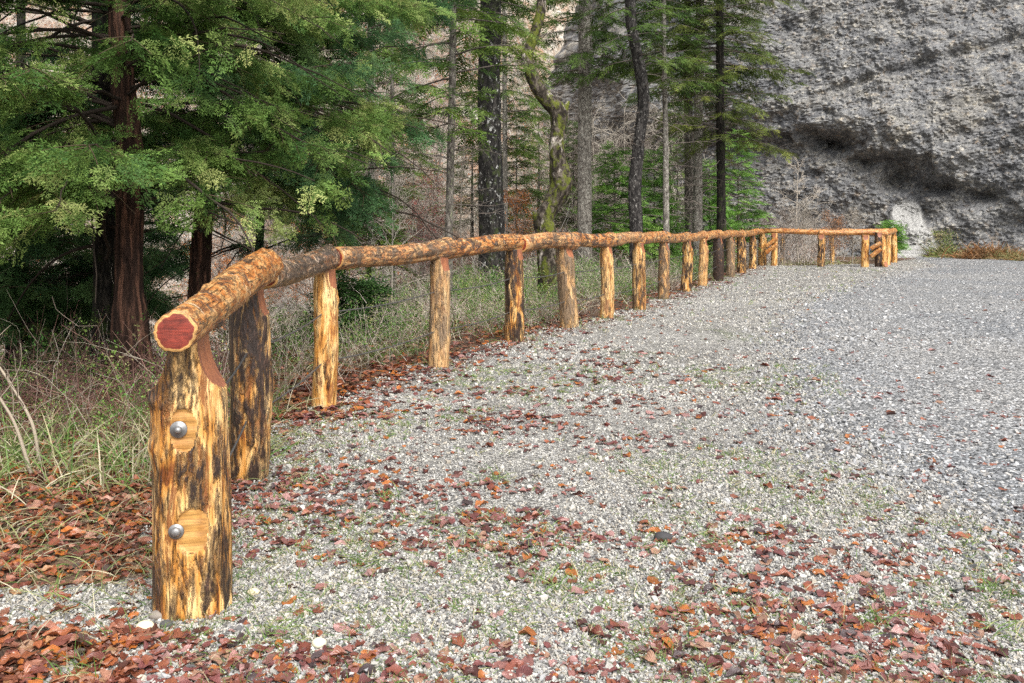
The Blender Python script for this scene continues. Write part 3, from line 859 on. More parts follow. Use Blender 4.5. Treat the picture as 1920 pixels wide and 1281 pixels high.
# ------------------------------------------------------------------ foliage pieces
def spray_yew(seed):
    """a flat feathery spray: axis twig, side twigs, paired leaflets"""
    r = np.random.default_rng(seed); q, s = [], []
    def leaflet(p, d, ln, w, sh):
        d = d / np.linalg.norm(d); n = np.array([-d[1], d[0], 0]); n = n / max(np.linalg.norm(n), 1e-6)
        up = np.array([0, 0, r.uniform(-.35, .5) * w])
        q.append([p, p + d * ln * .45 + n * w * .5 + up, p + d * ln, p + d * ln * .45 - n * w * .5 - up * .3]); s.append([sh * .85, sh, sh * 1.15, sh])
    L = 1.0
    for k in range(7):
        t = (k + .6) / 7
        for sd in (-1, 1):
            base = np.array([t * L, 0, -.10 * t * t]); ln = (.50 * (1 - t) + .14) * r.uniform(.5, 1.25)
            ang = r.uniform(.5, 1.15); d = np.array([math.cos(ang), sd * math.sin(ang), r.uniform(-.4, .25)])
            m = max(2, int(ln / .10))
            for j in range(m):
                u = (j + .5) / m; p = base + d * ln * u + np.array([0, 0, -.05 * u * u])
                for s2 in (-1, 1):
                    a2 = math.atan2(d[1], d[0]) + s2 * r.uniform(.5, .95)
                    leaflet(p, np.array([math.cos(a2), math.sin(a2), r.uniform(-.45, .45)]), r.uniform(.11, .19), r.uniform(.034, .055), .72 + .4 * u * r.uniform(.7, 1.2))
            leaflet(base + d * ln * .95, d, .12, .03, 1.2)
    return np.array(q), np.array(s)


def spray_spruce(seed, n=7):
    """a spruce twig: narrow needle-clad side shoots set herringbone-wise"""
    r = np.random.default_rng(seed); q, s = [], []
    def shoot(p, d, ln, w, sh):
        d = d / np.linalg.norm(d); up = np.array([0, 0, 1.0]); n_ = np.cross(up, d); n_ /= max(np.linalg.norm(n_), 1e-6)
        for k in range(3):                                   # three short overlapping needle tufts
            a, b = p + d * ln * k / 3, p + d * ln * (k + 1.15) / 3
            ww = w * (1 - .22 * k); tw = r.uniform(-.5, .5)
            nn = n_ * math.cos(tw) + up * math.sin(tw)
            q.append([a - nn * ww * .25, a + nn * ww * .25, b + nn * ww * .5 - d * ln * .06, b - nn * ww * .5]); s.append([sh * .8, sh * .8, sh * 1.1, sh * 1.1])
    for k in range(n):
        t = (k + .4) / n
        for sd in (-1, 1):
            ang = r.uniform(.6, .95); ln = (.42 * (1 - t) + .13) * r.uniform(.7, 1.15)
            shoot(np.array([t, 0, -.12 * t * t]), np.array([math.cos(ang), sd * math.sin(ang), r.uniform(-.30, .12)]), ln, r.uniform(.055, .085), r.uniform(.75, 1.2))
    shoot(np.array([.8, 0, -.09]), np.array([1, 0, -.1]), .3, .07, 1.25)
    return np.array(q), np.array(s)


def clump_leaf(seed, n=14):
    """a loose clump of small oval leaves"""
    r = np.random.default_rng(seed); q, s = [], []
    for k in range(n):
        p = r.normal(0, .35, 3); d = unit(r.normal(0, 1, 3) + np.array([0, 0, .3])); e = unit(np.cross(d, r.normal(0, 1, 3)))
        ln, w = r.uniform(.16, .28), r.uniform(.09, .15)
        q.append([p, p + d * ln * .5 + e * w * .5, p + d * ln, p + d * ln * .5 - e * w * .5]); s.append(np.full(4, r.uniform(.7, 1.25)))
    return np.array(q), np.array(s)


YEW = [spray_yew(k) for k in range(6)]
SPR = [spray_spruce(20 + k) for k in range(6)]
CLP = [clump_leaf(40 + k) for k in range(5)]


def greens(n, lo, mid, hi, t, r):
    """n colours between three, chosen by t in 0..1"""
    lo, mid, hi = map(np.array, (lo, mid, hi)); t = np.clip(t, 0, 1)[:, None]
    c = np.where(t < .5, lo + (mid - lo) * t * 2, mid + (hi - mid) * (t * 2 - 1))
    return c * r.uniform(.8, 1.2, (n, 1))


def trunk_of(parent, rows, d, mat, seed, step=.06, seg=28, rough=.10, rsc=6, loc=None, extra=None):
    """a trunk through (pixel x, pixel y, width in pixels) seen at distance d"""
    pts = np.array([[*PX(a, b, d), w / 2 / F * d] for a, b, w in rows])
    s = spline(pts, step)
    v, f = tube(s[:, :3], s[:, 3], seg, True, rough, rsc, seed)
    mb = MB().add(v - loc, f)
    for ex in (extra or []):
        p2 = np.array([[*PX(a, b, d), w / 2 / F * d] for a, b, w in ex]); s2 = spline(p2, step)
        v, f = tube(s2[:, :3], s2[:, 3], 16, True, rough, rsc, seed + 5); mb.add(v - loc, f)
    o = mb.build("trunk", mat, parent, smooth=True)
    return s


def at_height(s, z):
    """centre of trunk spline s at height z"""
    i = np.argsort(s[:, 2]); return np.stack([np.interp(z, s[i, 2], s[i, k]) for k in range(3)], -1)


def yew(label, rows, d, bark, seed, nb, zlo, zhi, length, cols, az=(0, 2 * math.pi), keep=None, name="yew_tree", spray=(.11, .23), group=None):
    r = np.random.default_rng(seed)
    foot = PX(*rows[0][:2], d); foot[2] = float(gz(foot[0], foot[1])[0])
    t = thing(name, foot, label, "tree", group)
    s = trunk_of(t, rows, d, M[bark], seed, loc=foot, rough=.24, step=.03, seg=44)
    zs = r.uniform(zlo, zhi, nb); a = r.uniform(az[0], az[1], nb)
    st = at_height(s, zs)
    ln = length * r.uniform(.6, 1.1, nb) * np.interp(zs, [zlo, zlo + .6, zhi], [.85, 1.0, .75])
    dr = np.stack([np.cos(a), np.sin(a), r.uniform(.0, .45, nb)], 1)
    v, f, c = strands(st, dr, ln, (.006 + .005 * ln), 12, 5, (0, 0, -.55), .35, .8, r)
    mb = MB().add(v - foot, f, (.035, .026, .02))
    P, A, Nn, S, T = [], [], [], [], []
    bs, bd, bl = [], [], []
    for k in range(nb):
        ctr = c[k]; tan = unit(np.gradient(ctr, axis=0))
        m = int(ln[k] / .06)
        for j in range(m):
            u = .16 + .84 * (j + r.uniform(0, 1)) / m
            x = u * 11; i0 = min(int(x), 10); p = ctr[i0] + (ctr[i0 + 1] - ctr[i0]) * (x - i0); tg = tan[i0]
            sd = 1 if j % 2 else -1
            side = unit(np.cross(tg, (0, 0, 1))) * sd
            dirv = unit(tg * r.uniform(.5, .9) + side * r.uniform(.6, 1.0) + np.array([0, 0, r.uniform(-.4, .15)]))
            L2 = (.22 + .5 * (1 - u)) * r.uniform(.6, 1.15)
            bs.append(p); bd.append(dirv); bl.append(L2)
            n2 = max(1, int(L2 / .07))
            for q in range(n2 + 1):
                uu = q / max(n2, 1)
                P.append(p + dirv * L2 * uu + np.array([0, 0, -.12 * L2 * uu * uu])); T.append(.25 * uu + .75 * u)
                sp = side * (1 if q % 2 else -1)
                A.append(unit(dirv + sp * r.uniform(0, .7) + r.normal(0, .35, 3) + np.array([0, 0, -.28])))
                Nn.append(unit(np.array([0, 0, 1.0]) + r.normal(0, .55, 3))); S.append(r.uniform(*spray))
    P, A, Nn, S, T = map(np.array, (P, A, Nn, S, T))
    if keep is not None:
        k_ = keep(P); P, A, Nn, S, T = P[k_], A[k_], Nn[k_], S[k_], T[k_]
        bs, bd, bl = np.array(bs), np.array(bd), np.array(bl); k2 = keep(bs); bs, bd, bl = bs[k2], bd[k2], bl[k2]
    v, f, _ = strands(np.array(bs), np.array(bd), np.array(bl), .0045, 4, 3, (0, 0, -.25), .2, .6, r)
    mb.add(v - foot, f, (.07, .05, .03)); mb.build("branches", M["twig"], t, smooth=True)
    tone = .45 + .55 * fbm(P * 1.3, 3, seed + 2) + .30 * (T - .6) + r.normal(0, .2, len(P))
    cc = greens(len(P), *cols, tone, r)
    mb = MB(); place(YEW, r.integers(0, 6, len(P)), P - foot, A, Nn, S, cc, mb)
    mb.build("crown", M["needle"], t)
    return t


YG = ((.044, .105, .024), (.145, .24, .052), (.44, .47, .17))
YD = ((.024, .066, .028), (.066, .150, .054), (.16, .25, .09))


def px_of(P):
    d = np.maximum(P[:, 1], .1); return 960 + P[:, 0] / d * F, YH - (P[:, 2] - H0) / d * F


def keep_front(P):
    """the skirt of the near yews: nothing low down or out over the path"""
    x, y = px_of(P)
    low = np.interp(x, [-200, 60, 150, 330, 420, 560, 640, 700, 780, 860], [560, 500, 430, 400, 430, 440, 430, 330, 190, 40])
    low = low + 45 * fbm2(x, y * 0, .012, 3, 91) + 25 * fbm2(x, y, .03, 2, 92)
    low = low - 110 * rng.random(len(P)) ** 1.6
    return (y < low) & (P[:, 1] > 3.2) & (P[:, 0] < fx(P[:, 1]) + .6) & (fbm(P * np.array([1.6, 1.6, 2.8]), 3, 96) > .0)


yew("nearest yew tree with a flaky reddish trunk and pale green sprays",
    [(250, 748, 104), (246, 690, 76), (243, 600, 60), (242, 480, 50), (243, 380, 48), (240, 260, 46), (230, 150, 42), (224, 0, 38), (218, -250, 32), (214, -620, 22)],
    7.0, "yewbark", 501, 64, 1.30, 3.5, 2.6, YG, keep=keep_front, az=(-3.7, .6))
yew("second yew tree with a slim dark red-brown trunk, seen above the first rail",
    [(366, 690, 46), (371, 600, 40), (376, 500, 37), (382, 420, 34), (388, 330, 31), (392, 200, 28), (396, 0, 26), (402, -260, 20), (404, -460, 12)],
    9.0, "yewbark", 502, 46, 1.35, 3.9, 2.7, YG, keep=keep_front, az=(-3.5, .9))
yew("blackish leaning evergreen trunk close to the left of the nearest reddish yew",
    [(186, 740, 60), (190, 660, 40), (193, 560, 36), (197, 430, 36), (196, 330, 33), (190, 100, 30), (186, -100, 28), (184, -420, 20)],
    8.2, "darkbark", 503, 40, .8, 3.5, 2.6, YD, keep=keep_front)


def keep_mid(P):
    x, y = px_of(P)
    low = np.interp(x, [300, 420, 520, 600, 690, 780, 880], [400, 430, 490, 470, 400, 240, 60]) + 40 * fbm2(x, y, .02, 3, 93)
    y = np.where(rng.random(len(P)) < .22, y - 110, y)
    return (y < low) & (P[:, 0] < fx(P[:, 1]) - .2) & (fbm(P * np.array([1.6, 1.6, 2.8]), 3, 97) > .06)


yew("thin dark evergreen tree with drooping dark green boughs, right of the slim yew",
    [(481, 700, 24), (486, 480, 17), (493, 330, 15), (497, 200, 14), (500, 0, 13), (503, -300, 10)],
    10.2, "darkbark", 504, 48, .9, 4.3, 2.6, YD, keep=keep_mid, az=(-2.2, 1.6))


def keep_left(P):
    x, y = px_of(P)
    return (x < 330 + 60 * fbm2(y, x, .02, 2, 94)) & (y > 250) & (P[:, 2] > -1.2) & (fbm(P * 1.1, 3, 95) > -.3)


yew("low dark evergreen filling the shade at the left edge, behind the tall grass",
    [(20, 760, 30), (30, 600, 26), (45, 420, 22), (40, 250, 18), (40, 0, 14)],
    10.6, "darkbark", 505, 110, -.9, 3.0, 2.7, ((.026, .07, .026), (.075, .165, .052), (.17, .26, .09)), keep=keep_left)

# ------------------------------------------------------------------ spruces and other trunks beyond the fence
def spruce(label, rows, d, bark, seed, dead=(.5, 4), live=(4, 8), length=1.6, step=.3, cols=None, name="spruce_tree", extra=None, dens=1.0, az=None, rough=.05, deadn=None, group=None, twig=(.12, .10, .085), per=(3, 5), sp=(.38, .60), seg=22):
    r = np.random.default_rng(seed)
    foot = PX(*rows[0][:2], d)
    t = thing(name, foot, label, "tree", group)
    s = trunk_of(t, rows, d, M[bark], seed, loc=foot, rough=rough, rsc=8, extra=extra, seg=seg)
    cols = cols or ((.028, .060, .014), (.080, .135, .028), (.18, .22, .055))
    mb = MB()
    nd = deadn if deadn is not None else int((dead[1] - dead[0]) * 7)
    if nd:
        z = r.uniform(*dead, nd); a = r.uniform(0, 2 * np.pi, nd)
        L = length * r.uniform(.25, .85, nd)
        v, f, c = strands(at_height(s, z), np.stack([np.cos(a), np.sin(a), r.uniform(-.25, .35, nd)], 1), L, .006 + .005 * L, 9, 4, (0, 0, -.25), .3, .8, r)
        mb.add(v - foot, f, twig)
        k = np.repeat(np.arange(nd), 6); i = r.integers(2, 9, len(k)); st = c[k, i]; dd = unit(c[k, i] - c[k, i - 1]) + r.normal(0, .6, (len(k), 3)) * np.array([1, 1, .5])
        v, f, _ = strands(st, dd, L[k] * r.uniform(.15, .4, len(k)), .0045, 5, 3, (0, 0, -.2), .35, .6, r); mb.add(v - foot, f, np.array(twig) * 1.1)
    P, A, Nn, S, T = [], [], [], [], []
    z = live[0]
    while z < live[1]:
        n = r.integers(*per); a0 = r.uniform(0, 6.28)
        for k in range(n):
            a = a0 + k * 2 * np.pi / n + r.normal(0, .3)
            if az is not None and not (az[0] < (a % (2 * np.pi)) < az[1]): continue
            L = length * r.uniform(.55, 1.1) * np.interp(z, [live[0], live[0] + .8, live[1]], [.8, 1, .55])
            v, f, c = strands(at_height(s, np.array([z + r.uniform(-.1, .1)])), np.array([[math.cos(a), math.sin(a), r.uniform(-.1, .25)]]), np.array([L]), .008 + .006 * L, 9, 4, (0, 0, -.35), .18, .8, r)
            mb.add(v - foot, f, np.array(twig) * .8)
            ctr = c[0]; tan = unit(np.gradient(ctr, axis=0)); m = max(4, int(L / .11 * dens))
            for j in range(m):
                u = .25 + .75 * (j + r.uniform(0, 1)) / m; x = u * 8; i0 = min(int(x), 7); p = ctr[i0] + (ctr[i0 + 1] - ctr[i0]) * (x - i0)
                side = unit(np.cross(tan[i0], (0, 0, 1))) * (1 if j % 2 else -1)
                P.append(p); A.append(unit(tan[i0] * r.uniform(.5, 1) + side * r.uniform(.3, 1) + np.array([0, 0, r.uniform(-.55, .05)]))); S.append(r.uniform(*sp) * (.55 + .45 * (1 - u) + .1)); T.append(u)
                Nn.append(unit(np.array([0, 0, 1.]) + r.normal(0, .3, 3)))
        z += step * r.uniform(.7, 1.3)
    if mb.n: mb.build("branches", M["twig"], t, smooth=True)
    if P:
        P, A, Nn, S, T = map(np.array, (P, A, Nn, S, T))
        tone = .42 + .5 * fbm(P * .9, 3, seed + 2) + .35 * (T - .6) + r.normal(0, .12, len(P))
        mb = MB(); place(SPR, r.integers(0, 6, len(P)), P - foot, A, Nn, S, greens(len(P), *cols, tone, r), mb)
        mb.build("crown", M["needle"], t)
    return t


LG = ((.045, .090, .018), (.115, .185, .035), (.24, .28, .065))     # fresh, light spruce green
BG = ((.06, .15, .03), (.16, .32, .06), (.30, .43, .10))     # bright young green
spruce("slender lichen-flecked spruce just left of the broad black trunk, with light green low boughs",
       [(839, 640, 18), (842, 430, 15), (846, 250, 14), (849, 100, 13), (850, -100, 12), (852, -500, 8)], 14.0, "dimbark", 601, dead=(-.3, 2.6), live=(2.6, 5.6), length=1.45, step=.24, cols=LG, deadn=20, az=None)
spruce("broad blackish tree trunk blotched with white lichen, rising behind the fifth post",
       [(921, 552, 66), (922, 520, 52), (922, 430, 49), (919, 300, 45), (917, 150, 42), (920, 0, 38), (922, -250, 34), (922, -500, 24)], 18.5, "lichenbark", 602, dead=(2.5, 4.5), live=(4.9, 7.5), length=2.0, step=.4, rough=.09, deadn=5, seg=40)
spruce("crooked mossy tree with a forked elbow and pale bare upper stem",
       [(1031, 560, 43), (1027, 450, 40), (1020, 412, 39), (1036, 380, 34), (1052, 345, 42), (1048, 308, 33), (1044, 270, 27), (1047, 235, 28), (1046, 208, 33), (1028, 190, 28), (1008, 165, 26), (996, 135, 23), (987, 105, 21), (999, 75, 19), (1011, 35, 18), (1016, 0, 18), (1022, -120, 15), (1012, -260, 11)],
       15.5, "mossbark", 603, dead=(3.5, 5.5), live=(9, 9), length=1.4, deadn=4, rough=.16, name="crooked_tree", extra=[[(1051, 222, 16), (1060, 205, 12), (1066, 190, 6)], [(1016, 418, 22), (1006, 404, 16), (1002, 396, 8)]])
spruce("straight pale grey spruce trunk standing right of the crooked mossy tree",
       [(1097, 530, 34), (1097, 500, 28), (1096, 300, 26), (1097, 100, 25), (1096, -100, 22), (1096, -300, 14)], 22.0, "greybark", 604, dead=(-.3, 5.2), live=(4.6, 8.6), length=2.0, step=.3, deadn=52)
spruce("charcoal trunk with a double bend, between two slim grey stems",
       [(1194, 530, 30), (1193, 430, 25), (1190, 355, 25), (1199, 260, 21), (1207, 190, 23), (1198, 120, 21), (1186, 60, 20), (1182, 0, 20), (1180, -250, 15)], 20.0, "curvebark", 605, dead=(2, 4.4), live=(4.7, 7.2), length=1.8, step=.4, deadn=18, rough=.09, name="bent_tree")
spruce("very thin pale speckled stem right of the charcoal bent trunk",
       [(1250, 525, 13), (1249, 400, 12), (1248, 250, 10), (1245, 100, 9), (1244, -150, 7), (1244, -300, 5)], 21.0, "greybark", 606, dead=(1, 5.0), live=(4.0, 8), length=1.5, step=.34, deadn=26, seg=14)
spruce("grey spruce trunk, left one of a close grey pair by the charcoal stem",
       [(1293, 515, 19), (1292, 300, 17), (1289, 100, 15), (1288, -200, 11)], 25.0, "dimbark", 607, dead=(.5, 6), live=(4.4, 8.5), length=2.0, step=.34, deadn=36)
spruce("paler grey spruce trunk, right one of a close grey pair",
       [(1306, 515, 21), (1308, 400, 18), (1309, 250, 16), (1312, 80, 16), (1313, -200, 12)], 24.0, "greybark", 608, dead=(.5, 5), live=(4.6, 8.6), length=2.2, step=.3, deadn=30)
spruce("dark slim spruce nearest the cliff, with sparse yellow-green boughs reaching right",
       [(1353, 510, 20), (1352, 350, 16), (1350, 150, 15), (1350, -150, 11), (1350, -260, 8)], 23.0, "darkbark", 609, dead=(.5, 4.4), live=(3.0, 8.2), length=2.3, step=.26, deadn=24, cols=((.040, .062, .014), (.105, .135, .028), (.24, .25, .055)), per=(3, 6), dens=.8)
spruce("thin dark stem between the dark boughs and the slender spruce", [(737, 560, 9), (736, 300, 8), (735, 0, 7), (735, -200, 5)], 17.0, "dimbark", 610, dead=(0, 4), live=(3.4, 6), length=1.2, step=.4, deadn=18, seg=12, cols=LG)
spruce("grey stem half hidden by light green boughs left of the thin dark stem", [(697, 560, 15), (696, 300, 13), (695, 100, 12), (694, -300, 8)], 18.0, "greybark", 611, dead=(0, 2), live=(1.9, 6.2), length=1.5, step=.34, deadn=10, seg=14, cols=LG)
spruce("faint pale stem behind the broad black trunk, on its right", [(948, 470, 10), (947, 300, 9), (946, 100, 8), (946, -200, 6)], 27.0, "greybark", 612, dead=(2, 6), live=(3.0, 8.5), length=1.9, step=.4, deadn=14, seg=12, cols=LG)


def young_fir(label, px, py_base, py_top, half_px, d, seed, cols=BG, group="young firs beyond the fence", dens=1.25):
    r = np.random.default_rng(seed)
    foot = PX(px, py_base, d); H = (py_base - py_top) / F * d; R = half_px / F * d
    t = thing("young_fir", foot, label, "fir", group)
    v, f = tube(np.array([[0, 0, 0], [.01, 0, H * .5], [0, 0, H]]), [.03 + .006 * H, .02, .004], 8)
    MB().add(v, f).build("trunk", M["dimbark"], t, smooth=True)
    P, A, Nn, S, T = [], [], [], [], []; mb = MB()
    z = .12 * H
    while z < H * .98:
        L = R * (1 - z / H) ** .8 + .08; n = r.integers(5, 8); a0 = r.uniform(0, 6.3)
        for k in range(n):
            a = a0 + k * 2 * np.pi / n + r.normal(0, .2); l_ = L * r.uniform(.7, 1.15)
            v, f, c = strands(np.array([[0, 0, z + r.uniform(-.06, .06)]]), np.array([[math.cos(a), math.sin(a), r.uniform(0, .5)]]), np.array([l_]), .007, 6, 3, (0, 0, -.35), .12, .7, r); mb.add(v, f, (.10, .07, .045))
            m = max(3, int(l_ / .085 * dens)); tan = unit(np.gradient(c[0], axis=0))
            for j in range(m):
                u = .12 + .88 * (j + r.uniform(0, 1)) / m; x = u * 5; i0 = min(int(x), 4); p = c[0][i0] + (c[0][i0 + 1] - c[0][i0]) * (x - i0)
                side = unit(np.cross(tan[i0], (0, 0, 1))) * (1 if j % 2 else -1)
                P.append(p); A.append(unit(tan[i0] + side * r.uniform(.2, .9) + np.array([0, 0, r.uniform(-.4, .4)]))); Nn.append(unit(np.array([0, 0, 1.]) + r.normal(0, .35, 3))); S.append(r.uniform(.26, .46)); T.append(u)
        z += max(.07, .05 * H) * r.uniform(.8, 1.2)
    mb.build("branches", M["twig"], t, smooth=True)
    P, A, Nn, S, T = map(np.array, (P, A, Nn, S, T))
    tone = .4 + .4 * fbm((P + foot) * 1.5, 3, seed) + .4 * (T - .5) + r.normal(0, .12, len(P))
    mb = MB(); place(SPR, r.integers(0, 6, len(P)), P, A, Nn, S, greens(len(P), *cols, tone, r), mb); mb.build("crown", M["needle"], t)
    return t


young_fir("bright green young fir between the pale grey spruce and the charcoal trunk", 1152, 500, 262, 72, 23.0, 651)
young_fir("bright green young fir directly behind the charcoal bent trunk's right side", 1226, 500, 270, 62, 24.5, 652)
young_fir("small bright fir between the grey pair and the dark slim spruce", 1330, 490, 300, 46, 26.5, 653)
young_fir("bright green young fir right of the dark slim spruce, in front of the cliff", 1384, 480, 235, 54, 27.5, 654)
HZ = ((.07, .11, .035), (.16, .235, .07), (.27, .33, .11))
for k, (px, pb, pt, hp, dd, lab) in enumerate(((1010, 450, 60, 60, 33, "hazy green fir far behind the crooked mossy tree"), (775, 445, 150, 52, 32, "hazy green fir far left of the slender lichen-flecked spruce"), (1075, 450, 215, 48, 30, "dim green fir in the gap between the crooked tree and the pale grey spruce"),
                                              (640, 450, 90, 70, 33, "hazy green fir far behind the drooping dark boughs"), (560, 470, 240, 50, 27, "dim green fir on the slope above the second rail"), (1270, 470, 180, 50, 30, "dim green fir behind the close grey pair of trunks"))):
    young_fir(lab, px, pb, pt, hp, dd, 670 + k, cols=HZ, dens=.9, group="hazy firs on the far slope")
young_fir("low layered young fir with light green shelves, behind the third rail", 692, 520, 345, 66, 14.5, 655, cols=LG, dens=.8)
young_fir("dim grey-green young fir beside the broad black trunk, on its right", 968, 470, 190, 58, 29.0, 656, cols=((.045, .075, .022), (.11, .165, .042), (.20, .25, .07)))
young_fir("taller hazy green fir deep behind the slender spruce and the broad black trunk", 885, 460, 120, 70, 31.0, 659, cols=((.045, .075, .022), (.11, .165, .042), (.20, .25, .07)), dens=.8)
young_fir("low bushy dark green fir under the third rail near the third post", 660, 640, 520, 50, 10.5, 657, cols=((.016, .045, .012), (.045, .11, .026), (.10, .17, .04)))
young_fir("tiny bright fir at the far corner of the fence, against the pale rock", 1672, 478, 418, 13, 31.0, 658)

# ------------------------------------------------------------------ bare trees, saplings and brush
def bare_tree(label, px, d, H, seed, col, group=None, leaf=None, name="bare_tree", lean=0.0, nb=26, rad=None, ground=True, py=None):
    r = np.random.default_rng(seed)
    x = (px - 960) / F * d; z = float(gz(x, d)[0]) - .05 if py is None else float(PX(px, py, d)[2])
    foot = np.array([x, d, z]); rad = rad or .012 * H + .01
    t = thing(name, foot, label, "tree", group)
    pts = np.array([[0, 0, 0, rad], [lean * .2 * H + r.normal(0, .015) * H, r.normal(0, .01) * H, .35 * H, rad * .75], [lean * .6 * H + r.normal(0, .02) * H, 0, .7 * H, rad * .45], [lean * H, 0, H, rad * .12]])
    s = spline(pts, .15); v, f = tube(s[:, :3], s[:, 3], 10, True, .06, 8, seed)
    MB().add(v, f, col).build("trunk", M["twig"], t, smooth=True)
    z0 = r.uniform(.2, .95, nb) * H; a = r.uniform(0, 2 * np.pi, nb); L = (.42 * (1 - z0 / H) + .12) * H * r.uniform(.6, 1.1, nb)
    mb = MB()
    v, f, c1 = strands(at_height(s, z0), np.stack([np.cos(a), np.sin(a), r.uniform(.4, 1.2, nb)], 1), L, rad * .35, 9, 4, (0, 0, .1), .55, .75, r); mb.add(v, f, col)
    k = np.repeat(np.arange(nb), 7); i = r.integers(2, 9, len(k)); dd = unit(c1[k, i] - c1[k, i - 1]) + r.normal(0, .65, (len(k), 3))
    v, f, c2 = strands(c1[k, i], dd, L[k] * r.uniform(.25, .5, len(k)), rad * .16 + .002, 7, 3, (0, 0, .05), .55, .6, r); mb.add(v, f, np.array(col) * 1.1)
    k2 = np.repeat(np.arange(len(k)), 3); i = r.integers(2, 7, len(k2)); dd = unit(c2[k2, i] - c2[k2, i - 1]) + r.normal(0, .7, (len(k2), 3))
    v, f, c3 = strands(c2[k2, i], dd, L[k[k2]] * r.uniform(.12, .25, len(k2)), rad * .09 + .0015, 5, 3, (0, 0, 0), .5, .5, r); mb.add(v, f, np.array(col) * 1.15)
    mb.build("branches", M["twig"], t, smooth=True)
    if leaf is not None:
        P = c3[:, [2, 4]].reshape(-1, 3); P = P[r.random(len(P)) < leaf[1]]
        cc = np.array(leaf[0]) * r.uniform(.55, 1.4, (len(P), 1))
        mb = MB(); place(CLP, r.integers(0, 5, len(P)), P, unit(r.normal(0, 1, (len(P), 3))), unit(r.normal(0, 1, (len(P), 3))), r.uniform(.09, .2, len(P)), cc, mb); mb.build("crown", M["grass"], t)
    return t


PALE, TAUPE, DK = (.27, .24, .20), (.17, .14, .118), (.11, .09, .075)
HG = "bare trees on the far hillside"
r = np.random.default_rng(77)
hill_spots = []
for k in range(34):
    px = r.uniform(360, 1300); d = r.uniform(28, 52)
    hill_spots.append((px, d, r.uniform(4.5, 9.5)))
for k, (px, d, H) in enumerate(hill_spots):
    bare_tree("leafless pale-twigged tree on the leaf-strewn hillside behind the fence", px, d, H, 1200 + k, PALE if k % 3 else TAUPE, HG, lean=r.normal(0, .12), rad=.007 * H + .01)
OR = (.36, .13, .035)
bare_tree("young beech holding rust-orange leaves, right of the broad black trunk's foot", 968, 24.0, 2.4, 1301, TAUPE, None, (OR, .38), "beech_sapling")
bare_tree("beech sapling with orange leaves seen between the dark boughs, above the second rail", 598, 21.0, 3.4, 1302, TAUPE, None, (OR, .55), "beech_sapling")
bare_tree("beech sapling with orange leaves behind the slim dark yew trunk", 425, 18.0, 3.6, 1303, TAUPE, None, (OR, .45), "beech_sapling")
bare_tree("beech sapling with sparse orange leaves in the shade at the far left", 60, 12.5, 2.6, 1304, DK, None, (OR, .35), "beech_sapling")
bare_tree("tall dull-red leafed shrub on the slope, left of the slender lichen-flecked spruce", 800, 27.0, 4.4, 1305, TAUPE, None, ((.20, .055, .045), .55), "red_shrub")
bare_tree("pale bare sapling standing in front of the dark cliff, above the far fence", 1497, 29.5, 3.4, 1306, (.42, .37, .31), None, None, "bare_sapling", nb=18, rad=.03)
bare_tree("thin greyish sapling with arching twigs between the black trunk and the slender spruce", 872, 20.0, 3.6, 1307, PALE, None, None, "bare_sapling", nb=16, rad=.022)
bare_tree("thin whitish sapling behind the third rail's right end", 735, 12.0, 2.2, 1308, PALE, None, None, "bare_sapling", nb=20, rad=.016)
for k, (px, py, H) in enumerate(((1470, 486, 1.9), (1508, 484, 2.1), (1560, 486, 1.7), (1598, 485, 1.8), (1425, 480, 1.8))):
    bare_tree(("grey twiggy shrub behind the far rail, between the corner and the dark middle post", "taller grey twiggy shrub at the foot of the pale sapling", "grey twiggy shrub just right of the far fence's dark middle post",
               "twiggy brown-grey shrub left of the last far posts", "twiggy shrub beside the corner post of the long fence")[k], px, 28.6 + .2 * k, H, 1320 + k, PALE if k % 2 else TAUPE, "shrubs behind the far rail", None if k != 2 else ((.30, .14, .06), .12), "bare_shrub", nb=40, rad=.02)

# a dark mossy fallen limb, and crooked dark boughs in the shade on the left
ln_ = thing("fallen_limb", PX(120, 660, 9.0), "dark mossy fallen limb sloping through the shade left of the yew trunks", "log")
q = np.array([[*PX(40, 600, 9.4), .05], [*PX(95, 628, 9.1), .055], [*PX(150, 662, 8.8), .05], [*PX(215, 700, 8.5), .04]]); s = spline(q, .05)
v, f = tube(s[:, :3], s[:, 3], 16, True, .15, 8, 4); MB().add(v - np.array(ln_.location), f).build("limb", mat_bark("mossy_dark_limb", (.012, .011, .008), (.04, .034, .026), (.045, .065, .012), .55), ln_, smooth=True)

# bare arching stems at the left edge
for k, (pts, lab) in enumerate((([(75, 870, 4.9), (62, 800, 4.9), (35, 745, 4.95), (0, 690, 5.0), (-40, 640, 5.0)], "longer pale bare stem arching out of the grass at the left edge"),
                                ([(60, 880, 4.7), (30, 800, 4.7), (5, 755, 4.7), (-30, 700, 4.7)], "shorter pale bare stem leaning off the left edge"))):
    base = PX(*pts[0]); base[2] = float(gz(base[0], base[1])[0])
    st = thing("bare_sapling", base, lab, "stem", "bare stems at the left edge")
    s = spline(np.array([base] + [PX(*p) for p in pts[1:]]), .03)
    v, f = tube(s, np.linspace(.010, .005, len(s)), 8, True, .1, 20, k); mb = MB().add(v - base, f, (.30, .25, .19))
    rr = np.random.default_rng(k); i = rr.integers(8, len(s), 9)
    v, f, _ = strands(s[i] - base, rr.normal(0, 1, (9, 3)) + np.array([0, 0, .5]), rr.uniform(.15, .4, 9), .0035, 6, 3, (0, 0, .1), .4, .6, rr); mb.add(v, f, (.27, .22, .17))
    mb.build("stem", M["twig"], st, smooth=True)

# ------------------------------------------------------------------ ground cover nobody could count
r = np.random.default_rng(5)


